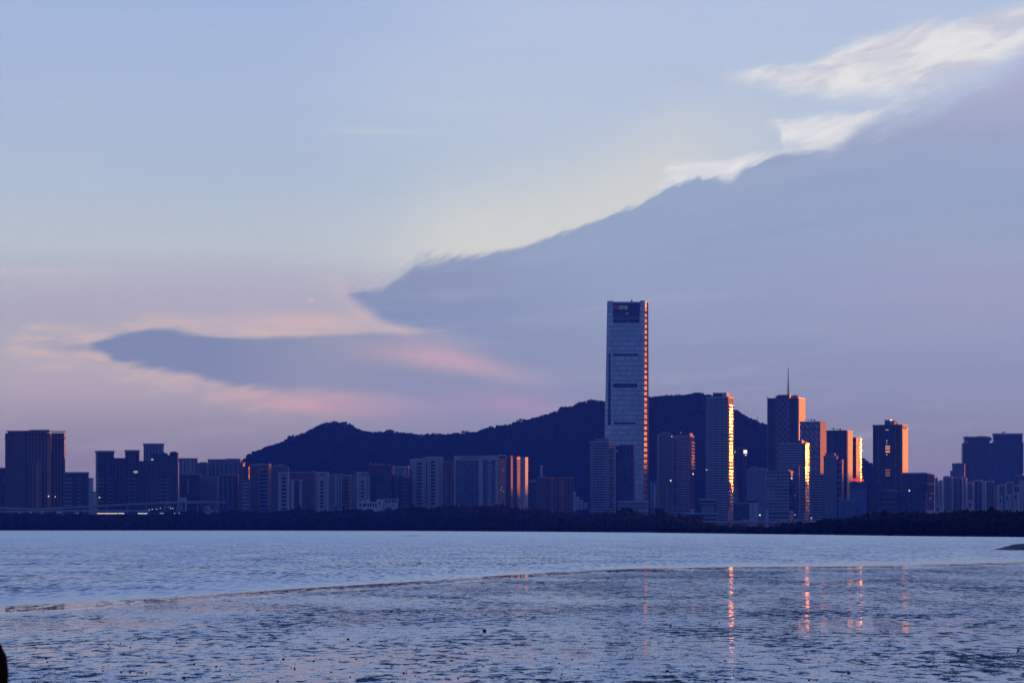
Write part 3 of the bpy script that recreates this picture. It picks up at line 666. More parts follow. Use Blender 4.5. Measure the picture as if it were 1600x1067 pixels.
b = Bd('residential_tower', 'tall pale slab with a dark balcony column, left one of the tall pale pair', 640.4, 659.6, 660.5, 717.6, 4180, 5, F_pale)
b.balconies(651.6, 658.4, 722, 789, 14, 1.4, M_palec); b.ribs([643, 647], 717, 726, 1.5, .8, M_palec); b.front('window_strip', 641.6, 643.4, 734, 790, .25, M_shadow); b.parapet(1, .5, M_palec); b.clutter(31, 5, 3)
b = Bd('residential_tower', 'taller pale slab with an orange sunlit right edge, right one of the pale pair', 660.6, 686.2, 692.6, 714.6, 4170, 24.5, F_pale)
b.balconies(672.6, 679.4, 719, 789, 14, 1.4, M_palec); b.parapet(1, .5, M_palec); b.clutter(32, 6, 3); b.front('window_strip', 666, 667.6, 722, 788, .25, M_shadow)
b = Bd('residential_tower', 'dim narrow block with glowing orange edges wedged before the wide slab with ribs', 693.4, 700.4, 704.4, 722, 4140, 24.5, F_brown)
b.wing(704.6, 709.4, 720, 6, 6, F_brown); b.parapet(2, .6, M_brownp); b.ribs([697], 724, 790, 1.2, .8, M_brownp)

# --- the wide ribbed slab
b = Bd('slab_block', 'wide pale framed slab with blue ribbed glazing and a dull red roof sign', 709.6, 778.4, 790.6, 711.4, 4160, 24, F_blue)
b.front('frame', 709.6, 778.3, 711.4, 718.4, 1.4, M_palec); b.front('frame', 709.6, 712, 718.4, 797, 1.4, M_palec)
b.front('pier', 748.6, 754.8, 718.4, 790, 1.6, M_palec); b.front('pier', 774.6, 778.3, 718.4, 790, 1.5, M_palec)
b.ribs([715, 719.4, 723.8, 728.2, 732.6, 737, 741.4, 745.6, 756.6, 760.2, 769.8, 772.4], 718.6, 790, .9, .9, M_conc)
b.front('spandrel_column', 762.4, 767.6, 718.6, 790, .5, M_palec); b.bands(763.4, 766.4, 723, 785, 14, 1.9, .7, M_shadow, 'window')
b.side('crown_frame', 0, 1, 710.2, 711.6, .8, M_palec); b.side('crown_frame', .0, .06, 711.7, 718, .8, M_palec); b.side('crown_frame', .94, 1, 711.7, 718, .8, M_palec)
b.side('crown_recess', .07, .93, 711.9, 716.4, .1, M_shadow); b.side('crown_frame', .05, .95, 716.6, 719.4, .9, F_gold)
b.side('side_panel', .04, .96, 720, 791, .3, F_dull); b.roof(757, 765, 710, .3, .6)
rd = random.Random(4)
s_ = MB()
for k in range(7):   # seven sign characters too far off to read
    x = b.lx(722 + k * 4.2); w_ = 3.0; z0, z1 = b.z(716), b.z(712.6); y = -b.d / 2 - 1.9
    for q in range(4):
        a0 = x + rd.uniform(0, 1.6); s_.box(a0, a0 + .55, y, y + .4, z0 + rd.uniform(0, .8), z1 - rd.uniform(0, .6))
    s_.box(x, x + w_ * .9, y + .05, y + .45, (z0 + z1) / 2 - .3, (z0 + z1) / 2 + .3); s_.box(x + .3, x + w_ * .8, y + .08, y + .42, z1 - .8, z1 - .2)
s_.build('sign', M_redp, b.o)
for (px, py) in ((785.2, 734), (783.2, 761), (782, 765), (786, 768)): b.side('lit_window', (px - 778.4) / 12.2, (px - 778.4) / 12.2 + .07, py - .7, py + .7, .6, E_dim)
b = Bd('residential_tower', 'tower with two bright orange vertical edges right of the wide framed slab', 791.6, 798, 801.2, 713, 4140, 24.5, F_dark)
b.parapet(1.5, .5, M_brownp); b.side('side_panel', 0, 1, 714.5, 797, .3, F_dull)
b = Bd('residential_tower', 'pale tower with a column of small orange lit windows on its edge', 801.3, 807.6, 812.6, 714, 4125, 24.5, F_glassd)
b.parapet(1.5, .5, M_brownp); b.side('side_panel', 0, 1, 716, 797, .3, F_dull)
b.wing(812.9, 825, 714.6, 12, 10, F_pale); b.o['label'] = 'tower with an orange sunlit grid edge and a pale balcony wing at its right'
b.wing(817, 820, 716, 13, 2, M_palec, 'pier')
for k in range(13): b.wing(812.6, 816.4, 722 + k * 5.4 - 1.2, 13.6, 3, M_palec, 'balcony', 722 + k * 5.4 + 1.2)

# --- the lower reddish group and small far blocks
b = Bd('apartment_block', 'low dark block with a domed roof hut right of the pale balcony wing', 826, 841, 843, 752, 4420, 10, F_dark, SG); b.roof(831, 836, 748.6); b.parapet(); b.lit(839, 768, 1, 1, E_dim)
b = Bd('apartment_block', 'low reddish block outlined by a lit edge, left of three of one height', 839, 862, 864, 745.6, 4330, 12, F_brown, SG)
b.ribs([852.8, 861.4], 746, 795, 1.0, 1.6, M_brownp); b.front('lintel', 853, 862, 745.2, 747.6, 1.8, M_brownp); b.roof(845, 851, 743.6); b.parapet(1, .4, M_brownp)
b = Bd('apartment_block', 'low reddish block outlined by a lit edge, middle of three of one height', 864.8, 877.4, 879, 746.2, 4318, 14, F_brown, SG)
b.ribs([868.4, 876.4], 747, 795, 1.0, 1.6, M_brownp); b.front('lintel', 868, 877, 745.6, 748, 1.8, M_brownp); b.parapet(1, .4, M_brownp)
b = Bd('apartment_block', 'low reddish block with thin pale ribs, right of three of one height', 879.4, 895, 896, 746, 4300, 8, F_brownv, SG); b.ribs([882, 886, 890, 893.6], 747, 796, .8, .9, M_brownp); b.roof(883, 888, 744.4); b.parapet(1, .4, M_brownp)
for (l, r_, t, lab) in ((896, 900, 769, 'tiny pale tower far off, just right of the low reddish group'), (900.6, 905, 777, 'tiny pale block stepping down right of the tiny pale far tower'),
                       (906, 911, 782, 'tiny faint block far off midway between the reddish group and a banded tower'), (912, 918, 786, 'tiny faint low block far off left of the banded tower'), (844, 848, 728, 'faint slim far tower against the hill above the domed roof hut')):
    b = Bd('apartment_block', lab, l, r_ - .8, r_, t, 5900, 14, F_pale, SG); b.parapet(1.5, .5, M_palec); b.roof(l + 1, r_ - 1.5, t - 1.2)
b = Bd('residential_tower', 'hazy banded tower with a dark window column left of the tallest tower', 921.6, 951.4, 960, 690, 4300, 20, F_band)
b.wing(927, 950, 688, -1.5, b.d * .8); b.roof(929, 948, 684.6, .2, .8, M_conc, 'crown'); b.wing(923.4, 929, 696, 2, 8); b.bands(952.4, 957, 700, 700, 1, .1)
b.ribs([934, 940], 700, 796, .8, .7, M_bluep, 'window_strip')
for k in range(17): b.side('balcony', .12, .42, 700 + k * 5.6, 702.6 + k * 5.6, .7, M_shadow)
b.clutter(41, 4); b.lit(943, 742, .8, .8, E_dim); b.lit(932, 755, .8, .8, E_dim); b.parapet(1, .4, M_palec)

# --- the tallest tower
D = 4500.0; sc_ = D / FP
T = empty('skyscraper', (px_x(980, D), D, 1.6))
tag(T, 'tallest glass tower of the skyline with a glowing orange slot down its right side', 'skyscraper')
def tz(py): return px_z(py, D) - 1.6
def tx(px): return (px - 980) * sc_
def lerp(a, b, t): return a + (b - a) * t
def tprof(py):
    t = (py - 470) / 330.0
    A = lerp(949, 944.6, t); Bx = lerp(957, 958.5, t); C = lerp(1001, 989.5, t); Dd = lerp(1008.2, 1005.8, t); E = lerp(1011.0, 1012.0, t); F = lerp(1015, 1016.6, t)
    yB = 0.0; yD = 4.5; yE = yD + (E - Dd) * sc_ / math.tan(R(23.8)); yF = yE + 32.0
    return [(tx(A), 9.0), (tx(Bx), yB), (tx(C), yB), (tx(Dd), yD), (tx(E), yE), (tx(F), yF)]
def loft(name, i, j, p0, p1, mat, steps=1, parent=None, out=0.0, inx=0.0):
    # a facet of the tower between profile corners i and j, from photo height p0 down to p1, with thickness
    v, f = [], []
    for k in range(steps + 1):
        py = lerp(p0, p1, k / steps); P = tprof(py); a, c = Vector(P[i]), Vector(P[j])
        n = Vector((c.y - a.y, -(c.x - a.x))).normalized(); e = (c - a).normalized()
        a2, c2 = a + e * inx, c - e * inx
        for q in (a2 + n * out, c2 + n * out, c2 - n * 1.5, a2 - n * 1.5): v.append((q.x, q.y, tz(py)))
    for k in range(steps):
        o_ = k * 4
        for m_ in range(4): f.append((o_ + m_, o_ + 4 + m_, o_ + 4 + (m_ + 1) % 4, o_ + (m_ + 1) % 4))
    f += [(0, 1, 2, 3), tuple(steps * 4 + q for q in (3, 2, 1, 0))]
    return mesh_obj(name, v, f, mat, parent or T)
loft('corner_facet', 0, 1, 470, 802, F_super, 1)
loft('front_wall', 1, 2, 471.4, 802, F_super, 1)
loft('corner_facet', 2, 3, 469.4, 802, F_super, 1)
loft('slot_glass', 3, 4, 480, 802, F_superrim, 1)
loft('side_wall', 4, 5, 470.4, 802, M_matte, 1)
P = tprof(470); Pb = tprof(802)
top_pts = [(p_[0], p_[1] + 1.6) for p_ in P] + [(P[5][0] - 14, 64), (P[0][0] + 4, 64)]
bot_pts = [(p_[0], p_[1] + 1.6) for p_ in Pb] + [(Pb[5][0] - 10, 68), (Pb[0][0], 68)]
MB().prism(bot_pts, tz(802), tz(473), top_pts).build('core', F_superdk, T)
loft('crown_screen', 1, 2, 473.6, 494, F_superdk, 1, None, .5, .6)
loft('crown_band', 1, 2, 494.4, 497.4, M_bluep, 1, None, .6, .6)
for (a_, c_) in ((498, 504.4), (552.6, 556), (599, 605.4), (659.4, 662.4)): loft('louvre_band', 1, 2, a_, c_, F_superdk, 1, None, .5, 1.0)
loft('crown_slot', 3, 4, 470.5, 479.6, F_superdk, 1)
for k in range(36):
    py = 486 + k * 8.8
    if py < 800: loft('slot_spandrel', 3, 4, py, py + 2.8, M_matte, 1, None, 1.2)
MB().bar((tx(988), 20, tz(473)), (tx(988), 20, tz(466)), .8, .5).box(tx(986.6), tx(989.4), 18.5, 21, tz(469.4), tz(467.8)).build('roof_crane', M_steel, T)
MB().box(tx(958), tx(1000), 3, 40, tz(473.5), tz(471.2)).build('roof_deck', M_steel, T)
# roof sign: a red mark and two characters
def text_mesh(name, s_, size, mat, parent, loc, rz=0.0, ext=0.15, width=None, height=None, slant=0.0, bold=0.0):
    cu = bpy.data.curves.new(name, 'FONT'); cu.body = s_; cu.size = size; cu.extrude = ext; cu.shear = slant; cu.offset = bold
    t_ = bpy.data.objects.new(name, cu); COL.objects.link(t_)
    bpy.context.view_layer.update()
    me = bpy.data.meshes.new_from_object(t_.evaluated_get(bpy.context.evaluated_depsgraph_get()))
    bpy.data.objects.remove(t_)
    xs = [v_.co.x for v_ in me.vertices]; ys = [v_.co.y for v_ in me.vertices]
    if xs:
        kx = width / (max(xs) - min(xs)) if width else 1; ky = height / (max(ys) - min(ys)) if height else kx
        x0_, y0_ = min(xs), min(ys)
        for v_ in me.vertices: v_.co = ((v_.co.x - x0_) * kx, -v_.co.z, (v_.co.y - y0_) * ky)
    me.materials.clear(); me.materials.append(mat)
    o_ = bpy.data.objects.new(name, me); COL.objects.link(o_); o_.parent = parent; o_.location = loc; o_.rotation_euler = (0, 0, rz)
    return o_
text_mesh('sign_lettering', '鹏瑞', 8, E_signw, T, (tx(967), -1.1, tz(483.8)), 0, .2, 13.4 * sc_, 6.6 * sc_)
mk = MB(); zz0 = tz(484.2); xx = tx(958.8); u_ = sc_
mk.box(xx, xx + 6.4 * u_, -1.4, -.9, zz0 + 5.6 * u_, zz0 + 7.0 * u_)
for (a_, c_) in (((0.9, 5.6), (0.2, 0)), ((3.4, 5.6), (2.6, 1.4)), ((3.4, 4.6), (5.6, 0.2)), ((5.4, 5.8), (6.2, 1.0))):
    mk.bar((xx + a_[0] * u_, -1.15, zz0 + a_[1] * u_), (xx + c_[0] * u_, -1.15, zz0 + c_[1] * u_), .62, .62, 4)
mk.build('sign_mark', E_signr, T)
MB().box(tx(977), tx(982), -1.1, -.7, tz(490.6), tz(489.2)).build('sign_plate', E_signw, T)

b = Bd('glass_block', 'dark glass block standing before the foot of the tallest tower', 962, 989.6, 992, 697.5, 4330, 8, F_glassd)
b.wing(968, 990, 695, -3, 16); b.wing(962.2, 966, 702, 1.0, 8, M_palec, 'pale_corner', 706); b.parapet(1.2, .4, M_steel); b.bands(962.5, 989, 708, 780, 9, .5, .3, M_bluep)
b = Bd('podium_building', 'long low grey podium at the foot of the tallest tower', 965, 1011, 1013, 783.6, 4280, 8, F_grey); b.parapet(1.4, .6, M_palec); b.front('canopy', 998, 1012, 797.5, 799.6, 6, M_palec); b.bands(966, 1010, 790, 796, 2, .8, .8)
b = Bd('apartment_block', 'pair of thin pale shafts close at the right of the tallest tower', 1016.8, 1024.6, 1026, 755, 4400, 14, F_grey, SG)
b.front('pale_pillar', 1016.8, 1018.8, 755, 793, 1, M_palec); b.front('pale_pillar', 1021, 1024.4, 757, 793, 1, M_palec); b.parapet()
b = Bd('office_tower', 'plain hazy tower with pale left corner right of the tallest tower', 1027, 1029, 1051.4, 679, 4680, -10, F_grey)
b.front('parapet', 1029, 1051, 676.6, 681, 1.0, M_conc); b.lit(1051, 681.5, 3.6, 1.6, E_white, 'beacon'); b.lit(1048, 750.5, 1.8, 2.0); b.wing(1042.4, 1045.4, 760, 26, 12, M_conc, 'pier'); b.roof(1038, 1048, 674.6, .3, .6); b.clutter(44, 3)
b = Bd('residential_tower', 'banded tower with a few orange glints on its right edge left of the glinting one', 1050.6, 1078.4, 1085, 681, 4600, 9, F_band)
b.roof(1056.6, 1077, 676, .15, .85, M_steel, 'crown'); b.roof(1060, 1062, 674.4, .2, .4, M_steel); b.ribs([1054.6], 686, 790, 1.4, .6, M_shadow, 'window_strip'); b.parapet(1, .4, M_palec)
b.side('side_panel', .0, 1, 681, 795, .3, M_matte)
for k in range(9): b.side('balcony', .2, .95, 690 + k * 5.0, 691.6 + k * 5.0, 1.3, M_palec)
b.side('lit_window', .5, .7, 738.8, 740.8, 1.0, E_white)
for (py, f_) in ((709, .35), (712, .55), (716, .3), (719, .5), (722, .25)): b.side('sun_struck_pane', f_, f_ + .25, py, py + 2.2, .9, F_gold)

# --- the glinting tower and its podium
b = Bd('residential_tower', 'tall tower with a blinding sun glint running down its right edge', 1103, 1137.4, 1145.8, 621, 4450, 23.2, F_band)
b.mat = F_band; b.wing(1103.6, 1137, 619.6, -1, b.d * .9); b.roof(1112, 1133.4, 613, .2, .75, M_glass if False else M_steel, 'crown'); b.roof(1128, 1134.4, 613.4, .05, .2, M_palec, 'crown_box'); b.wing(1102.2, 1104, 640, -3, 20)
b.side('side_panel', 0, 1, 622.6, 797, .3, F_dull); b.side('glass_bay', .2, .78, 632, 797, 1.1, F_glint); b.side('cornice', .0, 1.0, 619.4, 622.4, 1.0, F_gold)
for k in range(30): b.side('balcony', .1, .98, 634 + k * 5.4, 636.0 + k * 5.4, 1.7, M_conc)
b.lit(1104, 733.6, 1.2, 1.2, E_warm); b.parapet(1.4, .4, M_palec); b.ribs([1110, 1119, 1128], 640, 790, .7, .5, M_conc); b.clutter(47, 4, 4)
b = Bd('podium_building', 'low layered building with thin roof slabs before the glinting tower', 1093, 1119, 1120, 780, 4100, 6, F_dark)
b.bands(1092.4, 1120, 780.6, 786.4, 2, 1.0, 5.0); b.wing(1097, 1116, 790, 4, 12, F_grey); b.wing(1068, 1122, 801.2, 14, 20, M_palec, 'terrace', 803); b.wing(1100, 1122, 807.6, 16, 20, M_palec, 'terrace', 809); b.wing(1070, 1121, 803, 12, 18, F_dark)
b.lit(1101, 796, 1, 2.6, M_palec, 'mullion'); b.parapet()
b = Bd('office_tower', 'dark slim tower with a small bright white screen near its top', 1149.6, 1160, 1167, 701, 4760, 30, F_glassd)
b.side('screen', .25, .95, 702.6, 708.2, .8, E_white); b.side('screen', .6, .8, 710, 711.4, .8, E_white); b.roof(1152, 1159, 698.6); b.front('lit_window', 1147.6, 1149, 704, 707.5, .4, E_dim); b.parapet(1, .4, M_steel)
w_ = MB().prism([(b.lx(1147), -b.d / 2 - 30), (b.lx(1163), -b.d / 2 - 26), (b.lx(1163), -b.d / 2 - 8), (b.lx(1147), -b.d / 2 - 8)], -1.5, b.z(704), [(b.lx(1148), -b.d / 2 - 26), (b.lx(1152), -b.d / 2 - 26), (b.lx(1152), -b.d / 2 - 12), (b.lx(1148), -b.d / 2 - 12)])
w_.build('slanting_front', F_glassd, b.o)
b = Bd('residential_tower', 'wide hazy block behind the gap left of the spired tower', 1167, 1197, 1199, 733, 5500, 8, F_grey)
b.wing(1172, 1180, 728.4, -2, 16); b.wing(1184, 1192, 730, -2, 16); b.wing(1176, 1186, 731.4, -1, 16); b.parapet(1.5)
b = Bd('podium_building', 'low dark block at the shore left of a small pale cube', 1146, 1170, 1171, 786, 4250, 6, F_dark); b.parapet(); b.roof(1150, 1160, 784.4)
b = Bd('podium_building', 'small pale cube block at the shore below the hazy gap', 1171.4, 1183.6, 1184.6, 785, 4200, 8, M_palec)
b.front('window_strip', 1175.4, 1176.4, 786, 808, .2, M_conc); b.roof(1168, 1182, 782.4, .1, .9, M_shadow)
b = Bd('podium_building', 'small pale shed with a bright lamp right of the pale cube block', 1184.8, 1199.6, 1200, 799.6, 4150, 5, F_grey); b.wing(1195.8, 1199.6, 796, 1, 8, M_palec); b.lit(1187.4, 804.4, 2.4, 1.8); b.roof(1186, 1192, 793, .3, .6)

# --- the spired tower
b = Bd('skyscraper', 'tower with a needle spire, lattice front and orange lit right face', 1199.4, 1247.4, 1258, 621, 4800, 21, F_dark)
b.wing(1213.6, 1233, 617, 1.6, 16, F_glassd, 'lattice_bay'); b.ribs([1199.9, 1213.4, 1233.2, 1246.6], 619, 780, .9, 2.1, M_conc)
lat = MB(); y = -b.d / 2 - 1.9; xa, xb = b.lx(1214.2), b.lx(1232.4); hgt = 20.0 * b.sc
k = 0; z = b.z(620)
while z > b.z(770):
    z2 = z - hgt; xm = (xa + xb) / 2
    for (p_, q_) in (((xa, z), (xb, z2)), ((xb, z), (xa, z2)), ((xm, z), (xa, (z + z2) / 2)), ((xm, z), (xb, (z + z2) / 2)), ((xa, (z + z2) / 2), (xm, z2)), ((xb, (z + z2) / 2), (xm, z2))):
        lat.bar((p_[0], y, p_[1]), (q_[0], y, q_[1]), .42, .42, 4)
    z = z2
lat.build('lattice', M_palec, b.o)
x, yy = b.lx(1229), -b.d / 2 + 8
mb = MB().bar((x, yy, b.z(617) - .3), (x, yy, b.z(598)), 1.5, 1.0).bar((x, yy, b.z(598)), (x, yy, b.z(573)), .9, .35)
for k in range(13):
    zz_ = b.z(614) + k * 3.3; wv = 3.6 if k < 3 else (2.6 if k < 9 else 1.7)
    mb.box(x - wv, x + wv, yy - .25, yy + .25, zz_, zz_ + .5); mb.box(x - .25, x + .25, yy - wv, yy + wv, zz_ + .1, zz_ + .6)
mb.build('spire', M_steel, b.o)
mb = MB()
for k in range(8): mb.box(b.lx(1234.6 + k * 1.6), b.lx(1235.6 + k * 1.6), -b.d / 2 + 2, -b.d / 2 + 5, b.H - .05, b.z(617.4))
mb.box(b.lx(1234), b.lx(1247), -b.d / 2 + 1.8, -b.d / 2 + 2.4, b.z(618.6), b.z(617.6)); mb.build('roof_screen', F_gold, b.o)
b.roof(1214.5, 1232.5, 616, .1, .5, M_steel, 'roof_frame'); b.side('sunlit_glazing', .06, .98, 621.6, 660, .5, F_gold); b.side('edge_strip', .0, .05, 622, 705, .8, M_palec)
MB().bar((b.lx(1206), 0, b.H - .2), (b.lx(1205), 0, b.z(617)), .5, .3).bar((b.lx(1205), 0, b.z(617)), (b.lx(1208.4), 0, b.z(618)), .35, .25).build('roof_davit', M_steel, b.o)
def crane(D_, px, py, z0py, lpx, rpx, label):
    s_ = D_ / FP; t_ = empty('tower_crane', (px_x(px, D_), D_ + 14, px_z(z0py, D_)))
    tag(t_, label, 'crane')
    h_ = (z0py - py) * s_
    MB().bar((0, 0, -.1), (0, 0, h_), .7, .6, 4).build('mast', M_steel, t_)
    MB().bar((-(px - lpx) * s_, 0, h_ + .3), ((rpx - px) * s_, 0, h_ - .1), .35, .35, 4).build('jib', M_steel, t_)
    MB().box((rpx - px - 2) * s_, (rpx - px) * s_, -.8, .8, h_ - 1.8, h_ + .9).build('counterweight', M_steel, t_)
    MB().box(-.9, .9, -1, 1, h_, h_ + 1.9).build('cab', M_steel, t_)
crane(4800, 1243, 617.6, 620.6, 1238, 1249.4, 'small roof crane on top of the spired tower')

b = Bd('office_tower', 'tower woven with pale diamond cladding and a pinkish right face', 1249.6, 1281, 1291, 659, 4650, 19, F_blue)
b.o.rotation_euler.z += 0; wv = MB(); dm = MB(); y = -b.d / 2 - .25
xa, xb = b.lx(1249.8), b.lx(1280.6); cw_ = (xb - xa) / 4; ch_ = cw_ * 1.18; rows = int((b.z(659) - b.z(770)) / ch_)
for j in range(rows + 1):
    for i in range(4):
        x0 = xa + i * cw_ ; zt = b.z(659.6) - j * ch_
        # one folded lozenge per cell: two facets leaning out to a ridge
        q = len(dm.v); o1 = 2.6
        dm.v += [(x0 + .3, y, zt - ch_ * .1), (x0 + cw_ * .45, y - o1, zt - ch_ * .35), (x0 + cw_ - .3, y, zt - ch_ * .75), (x0 + cw_ * .5, y, zt - ch_ * .98), (x0 + .2, y, zt - ch_ * .5)]
        dm.f += [(q, q + 4, q + 1), (q + 1, q + 4, q + 3), (q + 1, q + 3, q + 2), (q, q + 1, q + 2)]
dm.build('lozenge_cladding', plain('teal_panel', (0.62, 0.74, 0.80), 0.45, 0.15, 0.1, metal=0.2), b.o)
b.side('side_glazing', .03, .97, 660, 800, .5, F_dull); b.parapet(1.2, .4, M_palec)
crane(4650, 1269, 655.4, 659, 1258.5, 1275, 'thin crane on the roof of the diamond clad tower')

b = Bd('residential_tower', 'banded tower with a bright molten glint down its right corner before the diamond one', 1216.6, 1257, 1264.8, 693, 4400, 22.4, F_band)
b.roof(1236, 1252, 688, .2, .7, M_steel, 'crown'); b.roof(1232.6, 1237, 690.6, .05, .3, F_gold, 'crown_box'); b.roof(1249, 1252.6, 686.6, .0, .18, F_gold, 'crown_box')
b.side('side_panel', 0, 1, 693, 797, .3, F_dull); b.side('glass_bay', .1, .74, 692, 798, 1.1, F_glint); b.parapet(1, .4, M_palec); b.ribs([1224, 1232, 1249], 697, 790, .7, .5, M_conc); b.wing(1256.6, 1261, 690, -2, 8, F_gold, 'crown_box', 695)
for k in range(18): b.side('balcony', .4, .98, 698 + k * 5.4, 699.2 + k * 5.4, 1.6, M_palec)
b = Bd('residential_tower', 'lower broad banded block before the spired tower with one red lit spot', 1197.6, 1233.4, 1240, 736, 4290, 11, F_band2)
b.wing(1199, 1232, 734, -2, 16); b.bands(1198, 1212, 748, 798, 12, 1.0, 1.4); b.side('side_panel', 0, 1, 736.4, 797, .3, M_matte); b.side('sun_struck_pane', .3, .7, 735, 744, .6, F_gold); b.side('lit_window', .35, .6, 745.8, 747.6, .7, E_white); b.lit(1242, 774, 1, 1, E_dim); b.parapet(1, .4)
b.front('podium', 1199, 1236, 797.6, 799, 3.0, M_palec); b.lit(1242, 804, 1, 1.2, E_white)
b = Bd('glass_block', 'slim blue glass block squeezed between two banded blocks', 1240, 1248.6, 1249, 728, 4340, 6, F_blue); b.parapet(.8, .3)
b = Bd('residential_tower', 'grey banded block with a pale left corner right of the molten glint', 1265.4, 1286.4, 1289, 742.4, 4310, 14, F_band)
b.front('pale_corner', 1265.2, 1266.8, 742, 803, .9, M_palec); b.roof(1269, 1282, 740, .2, .8); b.lit(1267.8, 809, 1.2, 1.8, E_warm); b.parapet()
b = Bd('residential_tower', 'pale tapering tower with wide balcony slabs stepping out to its right', 1287, 1307, 1309, 713, 4270, 10, F_grey)
b.wing(1289.6, 1304, 707.6, -2, 14, F_grey, 'crown'); b.wing(1309, 1318, 717, -6, 14, F_dark); b.parapet(1.2)
for k in range(10): b.wing(1304, 1319 if k % 2 == 0 else 1314, 722 + k * 9.2, -1.0, 10, M_palec, 'balcony', 723.2 + k * 9.2)
b.ribs([1292, 1299], 722, 800, .8, .6, M_conc)
b = Bd('office_tower', 'dark tower with a smooth orange right face, next right of the diamond clad one', 1291.4, 1323, 1332, 673, 4300, 21.6, F_glassd)
b.side('sunlit_glazing', .2, .97, 673, 800, .5, F_gold); b.side('edge_strip', .0, .12, 672.6, 800, .7, M_palec); b.parapet(1, .3, M_steel); b.ribs([1300.4], 676, 800, .6, .5, M_conc); b.roof(1293, 1312, 671.6)
crane(4300, 1304, 669.6, 672, 1298.6, 1315.5, 'horizontal crane on the roof of the tower left of the slim amber one')
b = Bd('office_tower', 'slim tower with an amber glowing right face above red lettering', 1332.4, 1337, 1345.6, 684, 4360, 22.2, F_glassd)
b.side('sunlit_glazing', .04, .66, 683, 800, .5, F_gold); b.side('sunlit_glazing', .72, .98, 683.6, 800, .9, F_glint); b.parapet(.8, .3, M_steel); b.roof(1334, 1336.4, 682.6)
b = Bd('glass_block', 'low glass block carrying red lettering on its roof', 1327.6, 1355, 1356, 753.4, 4120, 4, F_glassd)
b.parapet(.6, .3, M_steel); b.bands(1328, 1354.6, 766, 776, 2, .8, .5, M_bluep); b.wing(1327.8, 1354, 763, .8, 4, M_bluep, 'glass_band')
st = text_mesh('sign_lettering', 'Alibaba', 6, E_red, b.o, (b.lx(1330.2), -b.d / 2 + 1.0, b.z(751.6)), 0, .25, 19.6 * b.sc, 5.2 * b.sc, 0, .12)
mb = MB()
for k in range(7): mb.box(b.lx(1331 + k * 2.9), b.lx(1331.3 + k * 2.9), -b.d / 2 + 1.3, -b.d / 2 + 1.8, b.H - .1, b.z(750))
mb.build('sign_frame', M_steel, b.o)
b = Bd('glass_block', 'low blue glass block below the red lettering', 1310, 1336, 1337, 780.6, 4050, 5, F_blue); b.wing(1337, 1346, 797, 0, 12, F_glassd); b.bands(1310.4, 1336, 785, 797, 3, .7, .5, M_bluep); b.parapet(.7, .3)
b = Bd('podium_building', 'long dark podium below the dark tower with lit stair windows', 1346, 1400, 1402, 766, 4120, 6, F_dark); b.wing(1358, 1376, 757, 3, 14); b.bands(1346.5, 1399, 776, 792, 3, .8, .6, M_conc); b.parapet(1, .4); b.wing(1336, 1352, 797, 6, 12, F_glassd)

# --- right part
b = Bd('office_tower', 'square dark tower with orange lit right face and lit stair windows', 1364, 1409, 1418.4, 664, 4250, 21.4, F_darkv)
b.roof(1380.4, 1389, 655.4, .2, .7, M_bluep, 'plant_room'); b.roof(1389.2, 1396, 656, .15, .6, M_palec, 'plant_room'); b.roof(1399, 1402, 661, .2, .4, M_steel)
b.side('sunlit_glazing', .1, .98, 670.6, 740, .5, F_gold); b.side('edge_strip', .0, .09, 663.6, 740, .8, M_palec); b.side('crown_band', .12, .97, 664.2, 667.2, .5, M_palec); b.side('sign', .14, .86, 667.6, 669.8, .6, M_shadow)
b.ribs([1373, 1400, 1408], 667, 790, 1.0, .8, M_conc); b.front('stair_glazing', 1383, 1391.6, 668, 790, .3, F_glassd); b.parapet(1, .4, M_steel)
MB().bar((b.lx(1381), -b.d * .2, b.z(655.4) - .2), (b.lx(1379.4), -b.d * .2, b.z(653)), .3, .2).build('antenna', M_steel, b.o)
for (py, n_, h_, k_) in ((671, 2, 1.4, 0), (688, 1, 1.6, 0), (691.6, 1, 1.2, 0), (697, 3, 2.0, 1), (700.6, 3, 2.0, 1), (705, 3, 2.6, 1), (709.6, 1, 1.4, 1), (734, 3, 1.8, 2), (738.4, 3, 1.8, 2), (742.4, 3, 1.8, 2)):
    for q in range(n_):
        x0 = 1384.0 + q * 2.4 + (1.0 if n_ == 1 else 0)
        b.front('lit_window', x0, x0 + 1.9, py - h_ / 2, py + h_ / 2, .55, (E_dim, emit('amber_window_%d' % k_, (1, .42, .16), .9), emit('dull_amber_window_%d' % k_, (1, .35, .2), .32))[k_])
b = Bd('glass_block', 'low glass block with orange lit roof slots right of the square dark tower', 1408.6, 1448, 1460, 739, 4150, 7, F_glassd)
b.wing(1400, 1449, 769, 6, 12, F_glassd); b.parapet(.8, .3, M_palec); b.front('spandrel', 1409, 1448, 752.4, 753.4, .6, M_bluep)
b.side('side_panel', 0, 1, 739.4, 797, .3, M_matte); b.front('sunlit_recess', 1445, 1447.8, 752.6, 754.4, .9, F_gold); b.side('sunlit_soffit', .05, .98, 754, 756, .9, F_gold); b.side('sunlit_soffit', .45, .98, 769.4, 771, .9, F_gold)
b.front('glazed_bay', 1409.6, 1417.4, 755, 767, .5, F_brownv); b.lit(1421, 766.2, 1.8, 2.2); b.bands(1409, 1459, 784, 784, 1, .8, .6)
for px in (1410.4, 1414.6, 1419, 1424.6, 1427.8): b.lit(px, 779.8, 1.3, 1.8)
b.side('glazed_door', .3, .6, 776, 780, .4, M_bluep); b.clutter(61, 4, 2.4); b.mast(1435, 735.6)
